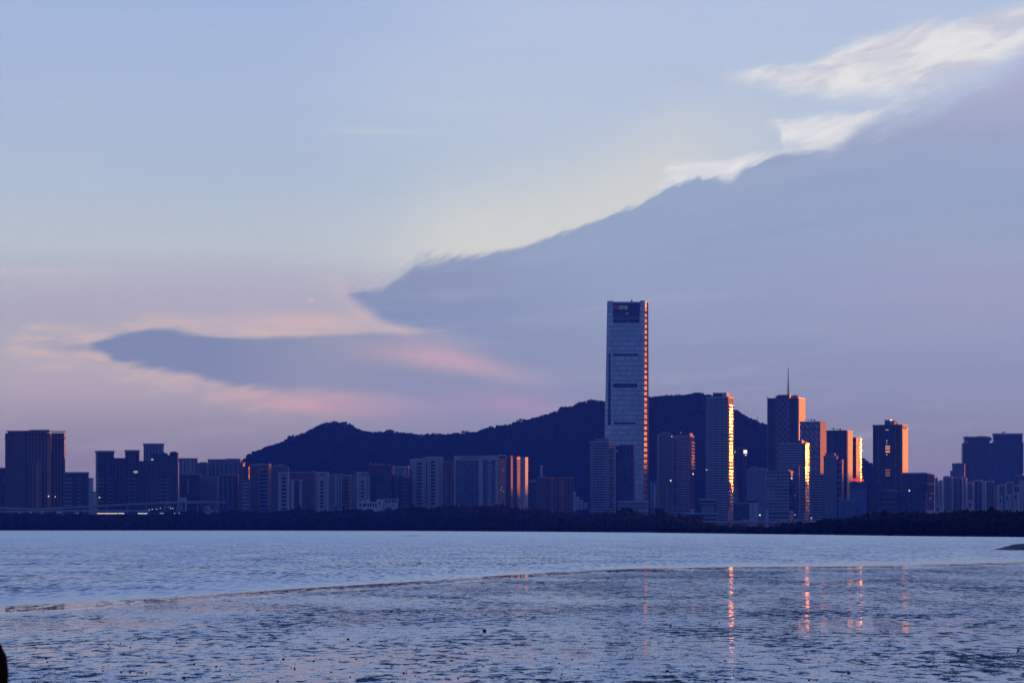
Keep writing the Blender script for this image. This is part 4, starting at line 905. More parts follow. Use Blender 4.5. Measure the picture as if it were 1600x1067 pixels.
far = [(1460.6, 1466, 748, F_grey, 'hazy pale block right against the low glass block with orange slots'), (1466, 1473.4, 752, F_pale, 'narrow pale block, second from the low glass block'),
       (1473.8, 1488, 745.6, F_grey, 'grey stepped block left of the pair of far tall towers'), (1488.6, 1504, 746.6, F_brownv, 'broad ribbed block below a small hazy tower at right'),
       (1504.4, 1510.8, 748, F_pale, 'pale shaft block below the left edge of the left far tall tower'), (1511, 1521, 754, F_grey, 'dim grey block below the left far tall tower'),
       (1521.2, 1535, 751, F_darkv, 'darker block with a slim sunlit mark below the left far tall tower'), (1535.2, 1540, 752.6, F_pale, 'thin pale block below the gap of the two far tall towers'),
       (1540.4, 1552.4, 752, F_brownv, 'ribbed block below the gap of the two far tall towers'), (1552.8, 1559.6, 760.6, F_pale, 'bright pale block below the right far tall tower'),
       (1560, 1571.6, 757.6, F_grey, 'grey block under the middle of the right far tall tower'), (1572, 1583, 753, F_brownv, 'ribbed brownish block under the right far tall tower'),
       (1583.4, 1593, 759, F_darkv, 'dim block near the right photo edge beside a bright one'), (1593.6, 1612, 751.4, F_pale, 'bright pale block cut by the right photo edge')]
for i, (l, r_, t, mt, lab) in enumerate(far):
    rd = random.Random(90 + i)
    b = Bd('apartment_block', lab, l, r_ - .9, r_, t, 4700 + rd.uniform(0, 180), 10, mt, SG)
    wd = r_ - l
    b.roof(l + wd * .25, l + wd * .6, t - rd.uniform(1.6, 3)); b.parapet(1.2, .4, M_palec); b.clutter(100 + i, 3)
    b.front('pale_pillar', l, l + 1.5, t, 797, .8, M_palec)
    if wd > 9: b.balconies(l + wd * .45, l + wd * .62, t + 4, 796, 12, 1.2, M_conc)
    else: b.bands(l + 2, r_ - 2, t + 4, 795, 12, 1.2, .8, M_conc)
    if i == 6: b.front('sunlit_pane', 1529.6, 1531, 746.6 + 6, 752 + 6, .8, F_gold)
low = [(1462, 1470, 789, 'small white gate building at the tree line near the right'), (1513, 1520, 782, 'small pale low block at the tree line below the left far tall tower'), (1560, 1566, 775, 'row of pale low houses right of the bright pale block, left part'), (1571, 1581, 772, 'row of pale low houses near the right edge, middle part'), (1584, 1592, 770, 'row of pale low houses near the right edge, right part')]
for (l, r_, t, lab) in low:
    b = Bd('low_house', lab, l, r_ - .4, r_, t, 4500, 8, F_pale, 'low pale houses at the tree line'); b.parapet(.8, .4, M_palec); b.front('doorway', l + 2, l + 4, t + 4, t + 9, .2, M_shadow); b.roof(l + 1, l + 3, t - 1.6)
b = Bd('residential_tower', 'small hazy stepped tower left of the far tall pair', 1488, 1507, 1508, 725, 6300, 4, F_grey); b.wing(1485, 1492, 735, 2, 16); b.parapet(2); b.roof(1494, 1500, 723)
b = Bd('skyscraper', 'far dark tall tower, left and lower of the two at right', 1505.6, 1508, 1546, 684, 6500, -8, F_darkv)
b.wing(1504.8, 1545, 692, 1.5, 26); b.parapet(3, .8, M_conc); b.roof(1528, 1540, 681, .3, .7); b.wing(1544, 1549, 683, -14, 10, M_conc, 'lift_tower', 688); b.wing(1546, 1548.6, 692, -10, 12, M_palec, 'lift_tower'); b.clutter(71, 5, 5); b.lit(1511, 691, 1, 1.4, E_dim)
b = Bd('skyscraper', 'far dark tall tower, right and higher of the two at right', 1551, 1553, 1597, 679, 6500, -8, F_darkv)
b.wing(1550, 1598.6, 691, 1.5, 26); b.parapet(3, .8, M_conc); b.roof(1562, 1590, 677.4, .2, .7); b.clutter(72, 5, 4)
MB().bar((b.lx(1569), 0, b.z(678)), (b.lx(1569), 0, b.z(674.4)), 1, 1).box(b.lx(1565.6), b.lx(1572.4), -2, 2, b.z(675), b.z(674)).build('helipad_mast', M_steel, b.o)
b = Bd('apartment_block', 'faint blue stub of a far roof right of the right far tall tower', 1588, 1608, 1610, 743, 6200, 8, F_blue, SG); b.wing(1590, 1598, 740, -3, 14); b.parapet()

# ---------------------------------------------------------------- hills
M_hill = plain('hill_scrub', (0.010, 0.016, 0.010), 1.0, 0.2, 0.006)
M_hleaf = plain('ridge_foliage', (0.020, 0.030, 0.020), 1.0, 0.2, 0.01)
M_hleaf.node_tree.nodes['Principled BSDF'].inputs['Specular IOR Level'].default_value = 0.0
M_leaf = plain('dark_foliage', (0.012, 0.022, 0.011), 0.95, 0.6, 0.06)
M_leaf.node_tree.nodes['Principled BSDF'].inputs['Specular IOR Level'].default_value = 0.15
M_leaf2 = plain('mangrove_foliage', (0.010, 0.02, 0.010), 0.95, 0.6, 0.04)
M_leaf2.node_tree.nodes['Principled BSDF'].inputs['Specular IOR Level'].default_value = 0.15
M_hill.node_tree.nodes['Principled BSDF'].inputs['Specular IOR Level'].default_value = 0.0
M_bark = plain('bark', (0.08, 0.06, 0.05), 0.9, 0.3, 0.5)
RIDGE = [(330, 760), (360, 738), (385, 722), (400, 709), (430, 698), (455, 688), (480, 678), (500, 669), (515, 664), (525, 663.5), (540, 666), (560, 674), (575, 679), (600, 678), (640, 681), (655, 684), (680, 682), (700, 682), (740, 679), (770, 671), (800, 666), (830, 658),
         (850, 653), (870, 646), (890, 640), (905, 633), (920, 630), (945, 631), (980, 630), (1016, 626), (1035, 622), (1060, 623), (1085, 619), (1105, 623), (1145, 645), (1160, 655), (1180, 664), (1198, 672), (1230, 692), (1270, 704), (1300, 716), (1338, 722), (1350, 722), (1362, 730), (1380, 752), (1410, 790)]
HD = 6600.0
def ridge_z(x):
    px = x / HD * FP + CX
    if px <= RIDGE[0][0] or px >= RIDGE[-1][0]: return 0.0
    for (a, b), (c, d) in zip(RIDGE, RIDGE[1:]):
        if px <= c: return px_z(b + (d - b) * (px - a) / (c - a), HD) - 3.0
    return 0.0
def hill_z(x, y):
    # cross-section: rises from 900 m before the crest, falls behind it
    u = y - HD
    # spurs and gullies
    w = mnoise.noise(Vector((x * 0.0035, y * 0.0018, 1.0))) * 0.5 + mnoise.noise(Vector((x * 0.011, y * 0.006, 5.0))) * 0.22
    k = (1 - (-u) / 950.0) if u < 0 else (1 - u / 700.0)
    k = max(0.0, k); h = ridge_z(x)
    s_ = k * k * (3 - 2 * k)
    return max(-2.0, h * (s_ + w * 4 * k * (1 - k) * 0.35) + (2.0 if h > 0 else -2) - 2.0 * (1 - k))
xs = [px_x(300, HD) + i * 16.0 for i in range(108)]; ys = [HD - 950 + j * 30 for j in range(55)]
v = [(x, y, hill_z(x, y)) for y in ys for x in xs]; n_ = len(xs)
f = [(j * n_ + i, j * n_ + i + 1, (j + 1) * n_ + i + 1, (j + 1) * n_ + i) for j in range(len(ys) - 1) for i in range(n_ - 1)]
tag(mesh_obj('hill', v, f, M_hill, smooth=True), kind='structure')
rd = random.Random(11); mb = MB()
for i in range(7500):
    x = rd.uniform(xs[0], xs[-1]); y = HD - 520 * rd.random() ** 2.4 if i % 3 else HD + rd.uniform(-30, 25)
    z = hill_z(x, y)
    if z < 20: continue
    r = rd.uniform(2.4, 4.6) * (1.35 if rd.random() < .06 else 1)
    mb.blob((x, y, z + r * rd.uniform(.0, .5)), r, rd, .35, rd.uniform(.8, 1.35))
for i in range(1500):   # ragged tops along the crest
    x = rd.uniform(xs[0], xs[-1]); z = hill_z(x, HD)
    if z < 25: continue
    cl = max(0, mnoise.noise(Vector((x * .03, 0, 0))) + .1) * 13
    r = rd.uniform(1.2, 3.0); mb.blob((x, HD + rd.uniform(-8, 8), z + 1.5 + rd.uniform(1.5, 4.5) + cl * rd.random()), r, rd, .4, 1.3)
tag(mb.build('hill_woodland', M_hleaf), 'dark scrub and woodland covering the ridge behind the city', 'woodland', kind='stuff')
# a lone tree on the left summit and the things that stand on the crest
def tree(x, y, z0, h, rw, seed, label, name='tree', leaf=None, group=None, n=220, flat=1.0, low=0.25):
    rd = random.Random(seed); t_ = empty(name, (x, y, z0)); tag(t_, label, 'tree', group)
    mb = MB(); mb.bar((0, 0, -.6), (0, 0, h * .55), h * .035, h * .02)
    for k in range(5):
        a = rd.uniform(0, 6.28); mb.bar((0, 0, h * rd.uniform(.25, .5)), (math.cos(a) * rw * .6, math.sin(a) * rw * .6, h * rd.uniform(.6, .85)), h * .018, h * .006, 5)
    mb.build('trunk', M_bark, t_)
    cl = [(rd.uniform(-.65, .65) * rw, rd.uniform(-.65, .65) * rw, h * rd.uniform(low + .18, .88), rw * rd.uniform(.28, .5)) for k in range(9)]
    v, f = [], []
    for k in range(n):
        c = cl[k % 9]; d = Vector((rd.gauss(0, 1), rd.gauss(0, 1), rd.gauss(0, 1))).normalized() * c[3] * rd.uniform(.55, 1.05)
        p = Vector((c[0] + d.x, c[1] + d.y, c[2] + d.z * flat)); s_ = rw * rd.uniform(.09, .2)
        a = Vector((rd.uniform(-1, 1), rd.uniform(-1, 1), rd.uniform(-1, 1))).normalized(); b_ = a.orthogonal().normalized(); q = len(v)
        v += [tuple(p + a * s_), tuple(p + b_ * s_), tuple(p - a * s_), tuple(p - b_ * s_ * .8 + a * s_ * .2)]; f.append((q, q + 1, q + 2, q + 3))
    mb2 = MB(); mb2.v, mb2.f = v, f
    for c in cl: mb2.blob(c[:3], c[3] * .8, rd, .3, flat)
    mb2.build('crown', leaf or M_leaf, t_)
    return t_
def on_crest(px, dy=0.0): x = px_x(px, HD + dy); return x, HD + dy, hill_z(x, HD + dy)
x, y, z = on_crest(521); tree(x, y - 4, z - 1, 11, 5.5, 5, 'lone tree standing up from the left summit of the ridge')
x, y, z = on_crest(1057); tree(x, y - 4, z - 1, 10, 5, 6, 'small pointed tree on the crest right of the tallest tower')
x, y, z = on_crest(928, -6)
t_ = empty('hilltop_pavilion', (x, y, z + 1)); tag(t_, 'flat roofed lookout pavilion on the crest left of the tallest tower', 'pavilion')
mb = MB().box(-14, 14, -4, 4, 6.2, 7.6).box(-10, 4, -3, 3, 7.55, 9.2); mb.build('roof', M_conc, t_)
for a_ in (-13, -7, -1, 6, 12): MB().box(a_ - .6, a_ + .6, -3, -2, -3, 6.3).build('column', M_conc, t_)
MB().box(-12, -2, -2, 3, -3, 3.2).build('wall', M_conc, t_)
x, y, z = on_crest(1183.5, -3)
t_ = empty('lattice_mast', (x, y, z - 1)); tag(t_, 'lattice radio mast on the right slope of the ridge', 'mast')
mb = MB()
for a_ in (-1, 1):
    for b_ in (-1, 1): mb.bar((a_ * 2.4, b_ * 2.4, -2), (a_ * .5, b_ * .5, 24), .28, .2, 4)
for k in range(6):
    w0, w1 = 2.4 - k * .32, 2.4 - (k + 1) * .32
    mb.bar((-w0, -w0, k * 4), (w1, -w1, k * 4 + 4), .18, .18, 4).bar((w0, -w0, k * 4), (-w1, -w1, k * 4 + 4), .18, .18, 4)
mb.box(-2.2, 2.2, -.3, .3, 19, 19.7).box(-1.8, 1.8, -.3, .3, 15, 15.6)
mb.build('tower', M_steel, t_)
def lamp(px, py, D, label, r=0.9, mat=None, hgt=None, group=None, name='street_lamp', zb=None):
    z = px_z(py, D); zb = zb if zb is not None else max(1.0, z - (hgt or 9))
    t_ = empty(name, (px_x(px, D), D, zb)); tag(t_, label, 'lamp', group)
    h_ = z - zb
    MB().bar((0, 0, -.3), (0, 0, h_), .16, .1, 5).build('pole', M_steel, t_)
    mb = MB().prism([(-r, -r * .6), (r, -r * .6), (r, r * .6), (-r, r * .6)], h_ - r * .5, h_ + r * .4, [(-r * .6, -r * .4), (r * .6, -r * .4), (r * .6, r * .4), (-r * .6, r * .4)])
    mb.build('lamp_head', mat or E_white, t_)
    return t_
yl = HD - 150; xl = px_x(1055, yl); lamp(1055, 637.6, yl, 'single white light on the dark slope right of the tallest tower', 1.3, E_white, zb=hill_z(xl, yl) - .5)

# added ridge, unseen to the right, its crest shaped to shade the lower storeys
cx_, cy_ = 2450.0, 6350.0; d_ = Vector((math.cos(R(SUN_AZ)), -math.sin(R(SUN_AZ)))); o_ = Vector((math.sin(R(SUN_AZ)), math.cos(R(SUN_AZ))))
FH = [(-900, 225), (-450, 215), (-372, 212), (-310, 176), (-260, 165), (-100, 175), (-22, 188), (55, 162), (102, 144), (155, 158), (215, 164), (300, 164), (413, 162), (495, 170), (700, 172), (1000, 120)]
def far_h(s_):
    if s_ <= FH[0][0]: return FH[0][1]
    for (a, b), (c, d) in zip(FH, FH[1:]):
        if s_ <= c: return b + (d - b) * (s_ - a) / (c - a)
    return FH[-1][1]
v, f = [], []; A, B_ = 150, 12
for j in range(B_ + 1):
    for i in range(A + 1):
        s_ = -900 + 1900 * i / A; t_ = -420 + 840 * j / B_
        h = far_h(s_) + 4 * mnoise.noise(Vector((s_ * .02, 3, t_ * .004)))
        e = max(0, 1 - abs(t_) / 420.0); e = e * e * (3 - 2 * e); ee = sst(s_, -900, -620) * sst(s_, 1000, 760)
        p_ = Vector((cx_, cy_)) + d_ * s_ + o_ * t_
        v.append((p_.x, p_.y, h * e * ee + 1))
f = [(j * (A + 1) + i, j * (A + 1) + i + 1, (j + 1) * (A + 1) + i + 1, (j + 1) * (A + 1) + i) for j in range(B_) for i in range(A)]
tag(mesh_obj('shading_ridge', v, f, M_hill, smooth=True), kind='structure')

# ---------------------------------------------------------------- shore woods
TOPS = [(-900, 797), (0, 800), (120, 801), (200, 803), (280, 800), (300, 799), (340, 800), (360, 797), (395, 798), (420, 799), (445, 796), (470, 792), (490, 795), (520, 797), (545, 793), (560, 793), (580, 797), (605, 795), (640, 790), (665, 792), (700, 790), (740, 791),
        (780, 788), (800, 791), (830, 794), (860, 797), (900, 800), (960, 799), (972, 797), (995, 800), (1010, 804), (1025, 802), (1040, 803), (1060, 806), (1085, 810), (1110, 815), (1125, 821), (1216, 823), (1228, 819), (1240, 817), (1265, 816), (1290, 810), (1310, 808), (1340, 806), (1360, 801), (1380, 799),
        (1405, 799), (1430, 800), (1470, 800), (1500, 797), (1540, 797), (1560, 795), (1600, 797), (1650, 797), (2300, 790)]
def top_py(px):
    for (a, b), (c, d) in zip(TOPS, TOPS[1:]):
        if px <= c: return b + (d - b) * (px - a) / (c - a)
    return 797
rd = random.Random(21)
def wood(name, label, px0, px1, rows, seed, mat, drop=0.0, dd=60.0, step=4.0):
    rd = random.Random(seed); mb = MB(); v, f = mb.v, mb.f
    for r_ in range(rows):
        px = px0
        while px < px1:
            D = shore_D(px) + 6 + r_ * dd
            frac = (r_ + 1) / rows
            py = HY + (top_py(px) + 0.8 - HY) * (0.45 + 0.55 * frac) + rd.uniform(-1.0, 4.2) + 1.6 * mnoise.noise(Vector((px * .05, r_ * 3, seed))) + drop
            x = px_x(px, D); zt = px_z(py, D); zb = 0.4
            rad = rd.uniform(3.6, 5.8) * (1 if D > 2600 else .62)
            step_px = rad * 1.05 / (D / FP)
            zc = max(zb + 1.0, zt - rad * .7)
            mb.blob((x, D + rd.uniform(-10, 10), zc), rad, rd, .28, .85)
            if zc - zb > rad * .6: mb.blob((x + rd.uniform(-2, 2), D + rd.uniform(-5, 5), (zc + zb) / 2), rad * 1.1, rd, .25, max(.8, (zc - zb) / rad * .75))
            for k in range(34):
                d = Vector((rd.gauss(0, 1), rd.gauss(0, 1) - .3, rd.gauss(0, 1) + .2)).normalized() * rad * rd.uniform(.85, 1.2)
                p = Vector((x + d.x, D + d.y, zc + d.z * .85)); s_ = rad * rd.uniform(.10, .24)
                a = Vector((rd.uniform(-1, 1), rd.uniform(-1, 1), rd.uniform(-1, 1))).normalized(); b_ = a.orthogonal().normalized(); q = len(v)
                v += [tuple(p + a * s_), tuple(p + b_ * s_), tuple(p - a * s_ * .7), tuple(p - b_ * s_)]; f.append((q, q + 1, q + 2, q + 3))
            px += step_px
    tag(mb.build(name, mat), label, 'woodland', kind='stuff')
wood('shore_woodland', 'dark belt of trees along the far shore at left and centre', -500, 1224, 4, 31, M_leaf, 0, 45)
wood('mangrove_belt', 'dark mangrove belt along the nearer shore at the right', 1222, 2280, 4, 32, M_leaf2, 0, 26)
# low fringe down to the water's edge
mb = MB(); px = -500
while px < 2280:
    D = shore_D(px) + rd.uniform(-1, 9); r_ = rd.uniform(1.2, 2.6) * (1 if D > 2600 else .7); x = px_x(px, D)
    if not 1130 < px < 1180: mb.blob((x, D, r_ * .4), r_, rd, .35, .8)
    px += r_ * .9 / (D / FP)
tag(mb.build('shore_scrub', M_leaf2), 'low dark scrub fringing the waterline of the far shore', 'scrub', kind='stuff')
for (px, py, dd, h_, rw, lab) in ((976, 791, 60, 0, 7, 'tall dark tree before the podium of the tallest tower, left of a close pair'), (987, 792.5, 50, 0, 8, 'tall dark tree before the podium of the tallest tower, right of a close pair'), (1034, 793, 70, 0, 8, 'rounded tree below the plain hazy tower right of the tallest tower'),
                                  (470, 791, 40, 0, 8, 'rounded tree bulging above the belt below the dark block with two pillars'), (312, 797, 60, 0, 8, 'rounded dark tree right of the left viaduct end'), (1062, 803, 60, 0, 8, 'spreading tree at the left end of the low terrace slabs'), (1085, 806, 50, 0, 8, 'wide low tree directly before the terrace slabs'),
                                  (1226, 817, 30, 0, 7, 'first mangrove tree right of the shore bridge, at the belt end'), (1246, 815, 30, 0, 7, 'low round mangrove overlapping the shore bridge railing'), (780, 787, 60, 0, 9, 'rounded tree below the maroon face of the wide framed slab'), (1512, 796, 60, 0, 6, 'pointed tree on the right belt below the left far tall tower'), (1368, 798, 60, 0, 6, 'round tree on the right belt below the square dark tower')):
    D = shore_D(px) + dd + 130; z = px_z(py, D); rwm = rw * D / 3600
    tree(px_x(px, D), D, 0.8, z, rwm, int(px), lab, 'tree', M_leaf, n=260)

# ---------------------------------------------------------------- viaduct at left
def road(name, label, pts, D0, wid, thick, rail, piers, mat=None, cat='bridge'):
    # pts: (px, py, D) along the deck top
    t_ = empty(name, (px_x(pts[0][0], pts[0][2]), pts[0][2], 0)); tag(t_, label, cat)
    o = Vector(t_.location); P = [Vector((px_x(a, d), d, px_z(b, d))) - o for a, b, d in pts]
    v, f, v2, f2 = [], [], [], []
    for i, p in enumerate(P):
        q = (P[min(i + 1, len(P) - 1)] - P[max(i - 1, 0)]); nrm = Vector((-q.y, q.x, 0)).normalized() * wid / 2
        for s_, z in ((-1, 0), (1, 0), (1, -thick), (-1, -thick)): v.append(tuple(p + nrm * s_ + Vector((0, 0, z))))
        a = p - nrm; e = nrm.normalized() * .35
        for s_, z in ((0, -.1), (1, -.1), (1, rail), (0, rail)): v2.append(tuple(a + e * s_ * -1 + Vector((0, 0, z))))
    for vv, ff in ((v, f), (v2, f2)):
        for i in range(len(P) - 1):
            for k in range(4): ff.append((i * 4 + k, i * 4 + (k + 1) % 4, i * 4 + 4 + (k + 1) % 4, i * 4 + 4 + k))
        ff += [(3, 2, 1, 0), tuple(len(P) * 4 - 4 + k for k in range(4))]
    mesh_obj('deck', v, f, mat or M_conc, t_); mesh_obj('parapet', v2, f2, M_palec, t_)
    L = [0]
    for a, b in zip(P, P[1:]): L.append(L[-1] + (b - a).length)
    for k in range(piers):
        s_ = L[-1] * (k + .5) / piers
        for i in range(len(P) - 1):
            if L[i + 1] >= s_:
                p = P[i].lerp(P[i + 1], (s_ - L[i]) / (L[i + 1] - L[i])); break
        zt = p.z - thick
        MB().box(p.x - 1.1, p.x + 1.1, p.y - 1.1, p.y + 1.1, -1, zt - 1.6).prism([(p.x - 1.4, p.y - 1.4), (p.x + 1.4, p.y - 1.4), (p.x + 1.4, p.y + 1.4), (p.x - 1.4, p.y + 1.4)], zt - 1.65, zt + .05, [(p.x - 3.2, p.y - 2), (p.x + 3.2, p.y - 2), (p.x + 3.2, p.y + 2), (p.x - 3.2, p.y + 2)]).build('pier', M_conc, t_)
    return t_
road('elevated_road', 'long curved viaduct dipping and rising across the left shore', [(-150, 788, 3900), (-60, 791, 3880), (0, 793, 3870), (25, 794.4, 3870), (50, 795.2, 3875), (75, 794.2, 3880), (110, 792.6, 3890), (150, 790.4, 3900), (200, 787.4, 3920), (250, 785.2, 3950), (282, 784.2, 3980), (320, 784, 4010), (350, 784.4, 4030)], 0, 11, 1.7, 1.1, 16)
road('elevated_road', 'lower straight viaduct branch beneath the curved one at left', [(-150, 799, 3850), (0, 799, 3850), (100, 798, 3855), (180, 797.6, 3860), (235, 797.8, 3870)], 0, 9, 1.2, 1.0, 12, M_palec)
b = Bd('toll_building', 'pale gabled frame building under the end of the curved viaduct', 279.6, 291, 291.6, 777, 4060, 6, M_palec)
b.front('window', 281.6, 284, 782, 789, .2, M_shadow); b.front('window', 285.6, 288.6, 786, 796, .2, M_shadow); b.wing(276, 286, 789, 3, 10, M_conc)
b = Bd('low_house', 'small pale shed right of the gabled frame building by the trees', 320, 327, 327.6, 791, 4040, 6, M_palec); b.wing(327.6, 338, 796.4, 1, 9, M_palec); b.front('doorway', 322, 324, 793, 798, .2, M_shadow); b.roof(323, 325, 789.6)
b = Bd('low_house', 'thin low white shed peeping above the trees below the second pale slab', 526, 536, 536.6, 794.8, 3980, 5, M_palec); b.wing(537, 548, 792.6, 1, 9, M_palec); b.front('doorway', 529, 530.4, 796, 799, .2, M_shadow)
def bus(px, py, D, label, L=10.5, H=3.0, warm=True, z0=None, group='lit buses waiting beneath the viaduct', lit=True):
    t_ = empty('bus', (px_x(px, D), D, z0 if z0 is not None else px_z(py, D) - 1.6)); tag(t_, label, 'bus', group)
    MB().prism([(-L / 2, -1.3), (L / 2, -1.3), (L / 2, 1.3), (-L / 2, 1.3)], .5, H, [(-L / 2 + .25, -1.2), (L / 2 - .25, -1.2), (L / 2 - .25, 1.2), (-L / 2 + .25, 1.2)]).build('body', M_white, t_)
    k = 5
    for i in range(k): MB().box(-L / 2 + .6 + i * (L - 1) / k, -L / 2 + .3 + (i + 1) * (L - 1) / k, -1.36, -1.2, 1.5, 2.3).build('window', (E_warm if warm else E_white) if lit else M_shadow, t_)
    for a_ in (-L * .32, L * .32):
        MB().bar((a_, -1.35, .5), (a_, -1.0, .5), .5, .5, 10).build('wheel', M_steel, t_)
    return t_
bs = [(121.6, 'lit bus parked alone under the low viaduct below the low dark block with mast', 1), (156.4, 'lit warm bus, leftmost of the four close lit buses under the low viaduct', 1), (161.4, 'lit warm bus touching the leftmost of the close lit buses', 1), (168.6, 'lit bus, third of the close lit buses under the low viaduct', 1), (173, 'lit warm bus, fourth of the close lit buses under the low viaduct', 1),
      (179.4, 'lit white bus alone right of the four close warm buses', 0), (186, 'lit bus, left one of a pair right of the lone white bus', 1), (190, 'lit bus, right one of a pair right of the lone white bus', 0), (219, 'lit white bus in the middle of the viaduct shadow below the dark trio', 0), (225.6, 'dim bus directly right of the lit white one below the dark trio', 0),
      (252.6, 'lit bus below the right end of the wide dark ribbed block', 0), (277.4, 'lit white bus beside the gabled frame building', 0)]
for px, lab, wm in bs: bus(px, 802.2, 3790, lab, 9 if px != 219 else 7, warm=bool(wm))
for i, (px, py, k) in enumerate(((233, 796, 'leftmost of the row'), (238, 795.2, 'second of the row'), (244.6, 795, 'third of the row'), (250.6, 793.6, 'fourth of the row'), (258, 792, 'fifth of the row'), (263.4, 791, 'sixth of the row'), (266.4, 793.6, 'seventh of the row'), (270, 793.8, 'last and rightmost of the row'))):
    lamp(px, py, 3960, 'small white lamp between viaduct levels, ' + k, .75, E_white if i != 5 else E_dim, group='lamps between the viaduct levels', zb=1.5)
for i, px in enumerate((30, 48, 66, 90, 94)):
    lamp(px, 800.4, 3800, 'faint bluish lamp under the left viaduct, ' + ('leftmost of five', 'second of five', 'third of five', 'fourth of five, close to the last', 'last of five, close to the fourth')[i], .7, E_dim, group='faint lamps under the left viaduct', zb=1.5)
lamp(168.4, 809, 3720, 'blurred pale lamp among the dark trees below the close lit buses', 1.1, E_dim, zb=1.2)
lamp(671, 822, 3420, 'white marker post with a glowing head at the waterline below the tall pale pair', .8, E_dim, zb=1.0)  # a pale marker post, drawn as a lamp with an added glow

# ---------------------------------------------------------------- shore bridge at right of centre
road('shore_bridge', 'low road bridge along the shore below the glinting tower', [(1066, 815.6, 2660), (1100, 815, 2650), (1140, 814.8, 2640), (1180, 815, 2620), (1220, 815.2, 2600), (1262, 815.4, 2580), (1300, 815.4, 2560)], 0, 12, 1.9, .9, 9)
b = Bd('boathouse', 'low dark quay building with open bays at the waterline below the glinting tower', 1135, 1159.6, 1160, 823.6, 2290, 3, M_conc)
b.front('quay_roof', 1134, 1160.6, 823.2, 825.4, 1.6, M_conc)
for a_ in (1136, 1146.6): b.front('open_bay', a_, a_ + 9.2, 827, 833, .25, M_shadow)  # flat dark plates paint the shade inside the bays
b = Bd('boathouse', 'smaller quay building with one open bay just right of the larger one', 1162.6, 1172.8, 1173, 823.8, 2280, 3, M_conc)
b.front('quay_roof', 1162, 1173.4, 823.4, 825.2, 1.2, M_conc); b.front('open_bay', 1163.6, 1172, 826.6, 833, .25, M_shadow)
# sea wall carrying the shore between the two woods
v, f = [], []; pp = list(range(1110, 1236, 6))
for px in pp:
    D = 2400 - (px - 1110) * 2.0; x = px_x(px, D)
    v += [(x, D, -.6), (x, D, 2.4), (x, D + 1.2, 2.4), (x, D + 1.2, -.6)]
for i in range(len(pp) - 1):
    for k in range(4): f.append((i * 4 + k, i * 4 + 4 + k, i * 4 + 4 + (k + 1) % 4, i * 4 + (k + 1) % 4))
f += [(0, 1, 2, 3), tuple(len(pp) * 4 - 4 + k for k in (3, 2, 1, 0))]
tag(mesh_obj('sea_wall', v, f, M_conc), 'long low dark sea wall at the waterline below the shore bridge', 'wall')
for i, px in enumerate((1107.4, 1167.8)): lamp(px, 820.3, 2590, ('small lamp under the shore bridge left of the glint', 'small lamp under the shore bridge right of the quay buildings')[i], .55, E_dim, group='lamps under the shore bridge', zb=1.0)
def car(px, D, zt, label, k, white=True):
    t_ = empty('parked_car', (px_x(px, D), D, zt)); tag(t_, label, 'car', 'vehicles on the shore bridge')
    m_ = M_white if white else M_steel
    MB().prism([(-2.2, -.9), (2.2, -.9), (2.2, .9), (-2.2, .9)], .35, .95, [(-2.1, -.85), (2.1, -.85), (2.1, .85), (-2.1, .85)]).prism([(-1.3, -.8), (1.5, -.8), (1.5, .8), (-1.3, .8)], .94, 1.5, [(-.8, -.65), (1.1, -.65), (1.1, .65), (-.8, .65)]).build('body', m_, t_)
    MB().box(-1.0, 1.2, -.86, -.7, 1.02, 1.4).build('window', M_shadow, t_)
    for a_ in (-1.4, 1.4): MB().bar((a_, -.95, .33), (a_, -.6, .33), .33, .33, 10).build('wheel', M_steel, t_)
words = ['first vehicle', 'second vehicle', 'third vehicle', 'fourth vehicle', 'fifth vehicle', 'sixth vehicle', 'seventh vehicle', 'eighth vehicle', 'ninth vehicle']
for i, (px, kind) in enumerate(((1086, 'v'), (1164.8, 'v'), (1213, 'c'), (1219, 'c'), (1226.4, 'v'), (1241, 'v'), (1248.6, 'v'), (1266, 'v'), (1271, 'c'))):
    D = 2650 - (px - 1066) * .38; zt = px_z(815.1, D) + .05
    if kind == 'c': car(px, D - 2, zt, 'pale car crossing the shore bridge, %s from the left' % words[i], i)
    else: bus(px, 0, D - 2, 'pale unlit van on the shore bridge, %s from the left' % words[i], 5.6, 2.5, z0=zt, group='vehicles on the shore bridge', lit=False)

# ---------------------------------------------------------------- spit, sandbar, near things
M_rock = plain('dark_rock', (0.045, 0.042, 0.04), 0.85, 0.4, 0.8)
M_mud = plain('dark_mud', (0.035, 0.03, 0.03), 0.45, 0.4, 3.0)
v, f = [], []; nx_, ny_ = 60, 10
for j in range(ny_ + 1):
    for i in range(nx_ + 1):
        px = 1555 + 420 * i / nx_; D = 690 + 26 * j / ny_
        h = 1.75 * sst(px, 1556, 1592) * sst(px, 1970, 1860) * math.sin(math.pi * j / ny_) ** .7 * (0.85 + .35 * mnoise.noise(Vector((i * .5, j * .7, 0))))
        v.append((px_x(px, 703), D, h - .05))
f = [(j * (nx_ + 1) + i, j * (nx_ + 1) + i + 1, (j + 1) * (nx_ + 1) + i + 1, (j + 1) * (nx_ + 1) + i) for j in range(ny_) for i in range(nx_)]
tag(mesh_obj('rock_spit', v, f, M_rock), 'dark rocky spit entering the water from the right edge', 'rocks', kind=None)
rr = random.Random(3); mb = MB()
v, f = [], []
for k in range(40):
    a = 2 * math.pi * k / 40; v.append((px_x(643, 1640) + math.cos(a) * 5.2 * (1 + .15 * mnoise.noise(Vector((k * .4, 0, 0)))), 1640 + math.sin(a) * 24, -.02))
v.append((px_x(645, 1640), 1640, .42)); f = [(k, (k + 1) % 40, 40) for k in range(40)]
tag(mesh_obj('sandbar', v, f, M_mud), 'thin dark mud bar lying far out on the open water left of centre', 'sandbar')

